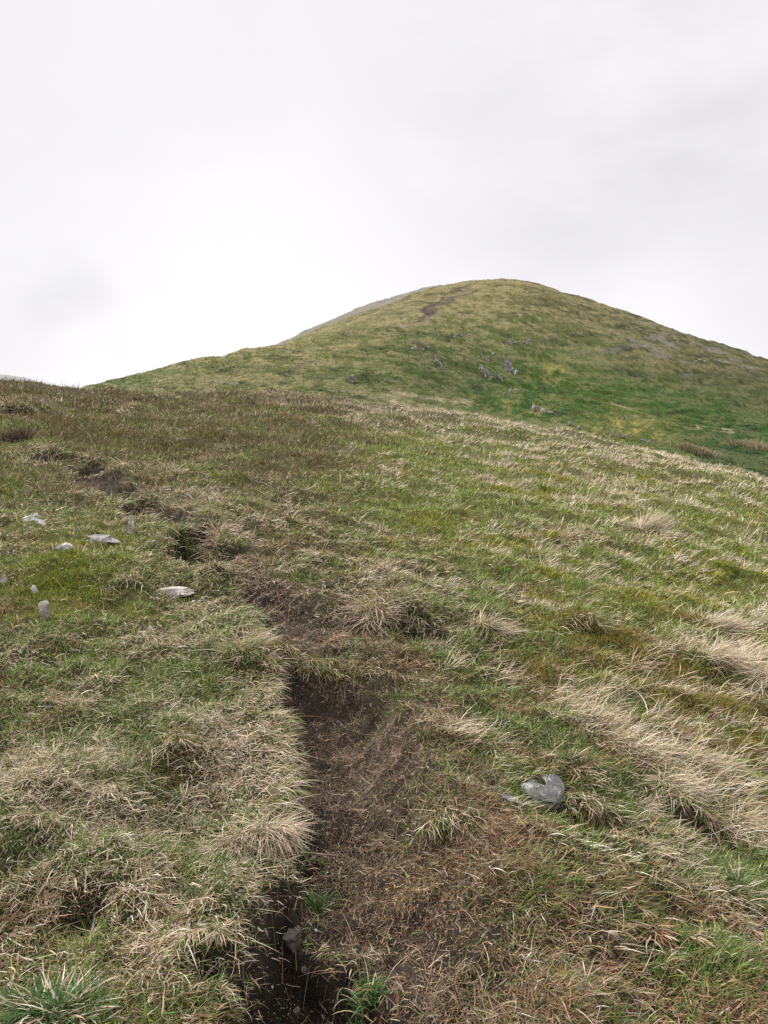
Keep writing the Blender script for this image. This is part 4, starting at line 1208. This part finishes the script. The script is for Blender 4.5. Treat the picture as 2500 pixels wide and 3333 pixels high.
tussock('grass_tussock', 'drooping straw tussock on the bank edge left of the trench head', 'grass tussock', GB, 760, 2740, 130, 600, SG, .09, .85, .65, (.35, -.9))
tussock('grass_tussock', 'straw tussock with spidery leaves alone in the left turf', 'grass tussock', GB, 440, 2740, 70, 150, SG, .075, .8, .6, (-.1, -.9))
tussock('grass_tussock', 'green topped tussock at the corner where the path steps down', 'grass tussock', GB, 800, 2130, 120, 650, [('straw', .4), ('green', .6)], .14, .7, .6, (.5, -.6))
tussock('grass_tussock', 'bleached tussock hanging over the peat hole by the white chips', 'grass tussock', GB, 705, 1790, 60, 320, [('straw', .9), ('green', .1)], .20, .8, .7, (.0, -1))
tussock('grass_tussock', 'tall fresh green tuft on the bank beside the peat hole', 'grass tussock', GB, 590, 1765, 120, 450, [('green', .85), ('straw', .15)], .13, .5, .4, (.3, -.3))
tussock('grass_tussock', 'straw hair hanging over the dark hollow of the centre bank', 'grass tussock', GB, 1225, 2010, 60, 420, [('straw', .9), ('green', .1)], .22, .9, .6, (.1, -1))
GG = 'fresh green tufts in the worn ground'
GRN = [((.070, .140, .042), .7), ((.12, .17, .045), .2), ('straw', .1)]
tussock('grass_tuft', 'dense dark green tuft in the bottom left corner', 'grass tuft', GG, 170, 3290, 210, 800, [((.055, .125, .034), .75), ('straw', .25)], .085, .8, .45, (-.2, -.4), 0.6, 1.6)
tussock('grass_tuft', 'bright green tuft growing on the right lip of the trench at the bottom', 'grass tuft', GG, 1190, 3270, 100, 260, GRN, .065, .6, .4, (-.3, -.2), .5, 1.4)
tussock('grass_tuft', 'blue green tuft at the trench mouth beside the bare path', 'grass tuft', GG, 1030, 2960, 80, 240, GRN, .07, .6, .5, (-.2, -.5), .5, 1.3)
tussock('grass_tuft', 'small green tuft below the hanging tussock at the trench head', 'grass tuft', GG, 975, 2790, 60, 170, GRN, .055, .7, .4, (.2, -.2), .5, 1.3)
tussock('grass_tuft', 'deep green tuft just above the lichened stone', 'grass tuft', GG, 1850, 2470, 60, 110, GRN, .055, .5, .35, (.2, 0), .4, 1.3)
tussock('grass_tuft', 'green tuft among brown leaves low on the right slope', 'grass tuft', GG, 2400, 2880, 60, 150, GRN, .07, .5, .35, (.1, -.2), .5, 1.4)
GR = 'dead russet grass wisps lying on the turf'
RU = [((.33, .20, .11), .75), ('straw', .2)]
tussock('dead_grass_wisp', 'russet wisp of dead grass lying right of the path below the centre bank', 'dead grass', GR, 1320, 2175, 55, 110, RU, .09, 1.25, .1, (.6, -.6), one=True)
tussock('dead_grass_wisp', 'faded russet wisp lying on the bare path above its step', 'dead grass', GR, 1070, 2095, 60, 120, RU, .09, 1.3, .1, (.2, -.5), one=True)
tussock('dead_grass_wisp', 'tan dead wisp in the dark turf low on the right', 'dead grass', GR, 2130, 3035, 45, 60, RU, .07, 1.0, .4, (.1, -.8), 1, 1.8, one=True)
tussock('dead_grass_wisp', 'orange brown wisp right of the one in the low right turf', 'dead grass', GR, 2245, 3045, 40, 50, RU, .06, 1.1, .3, (.5, -.6), 1, 1.6, one=True)
tussock('heather_clump', 'dark brown heather clump near the left edge under the ridge', 'heather', None, 62, 1435, 85, 420, [((.075, .052, .033), .75), ((.13, .095, .055), .25)], .24, .45, .2, (.3, 0), .5, one=True)
GU = 'rush beds on the green flat below the hill'
RSH = [((.30, .25, .15), .55), ((.20, .16, .09), .2), ((.10, .13, .04), .2)]
tussock('rush_bed', 'brown rush bed on the green flat nearest the straw brow', 'rushes', GU, 2270, 1474, 105, 1500, RSH, .62, .25, .15, (.4, 0), .4, 14, rise=.1, one=True)
tussock('rush_bed', 'brown rush bed on the green flat running off the right edge', 'rushes', GU, 2450, 1458, 130, 1500, RSH, .60, .25, .15, (.4, 0), .4, 14, rise=.1, one=True)

batches['grass'].build('grass', M_BLADE)['kind'] = 'stuff'
batches['moss'].build('moss', M_MOSS)['kind'] = 'stuff'
batches['heather'].build('heather', M_BLADE)['kind'] = 'stuff'
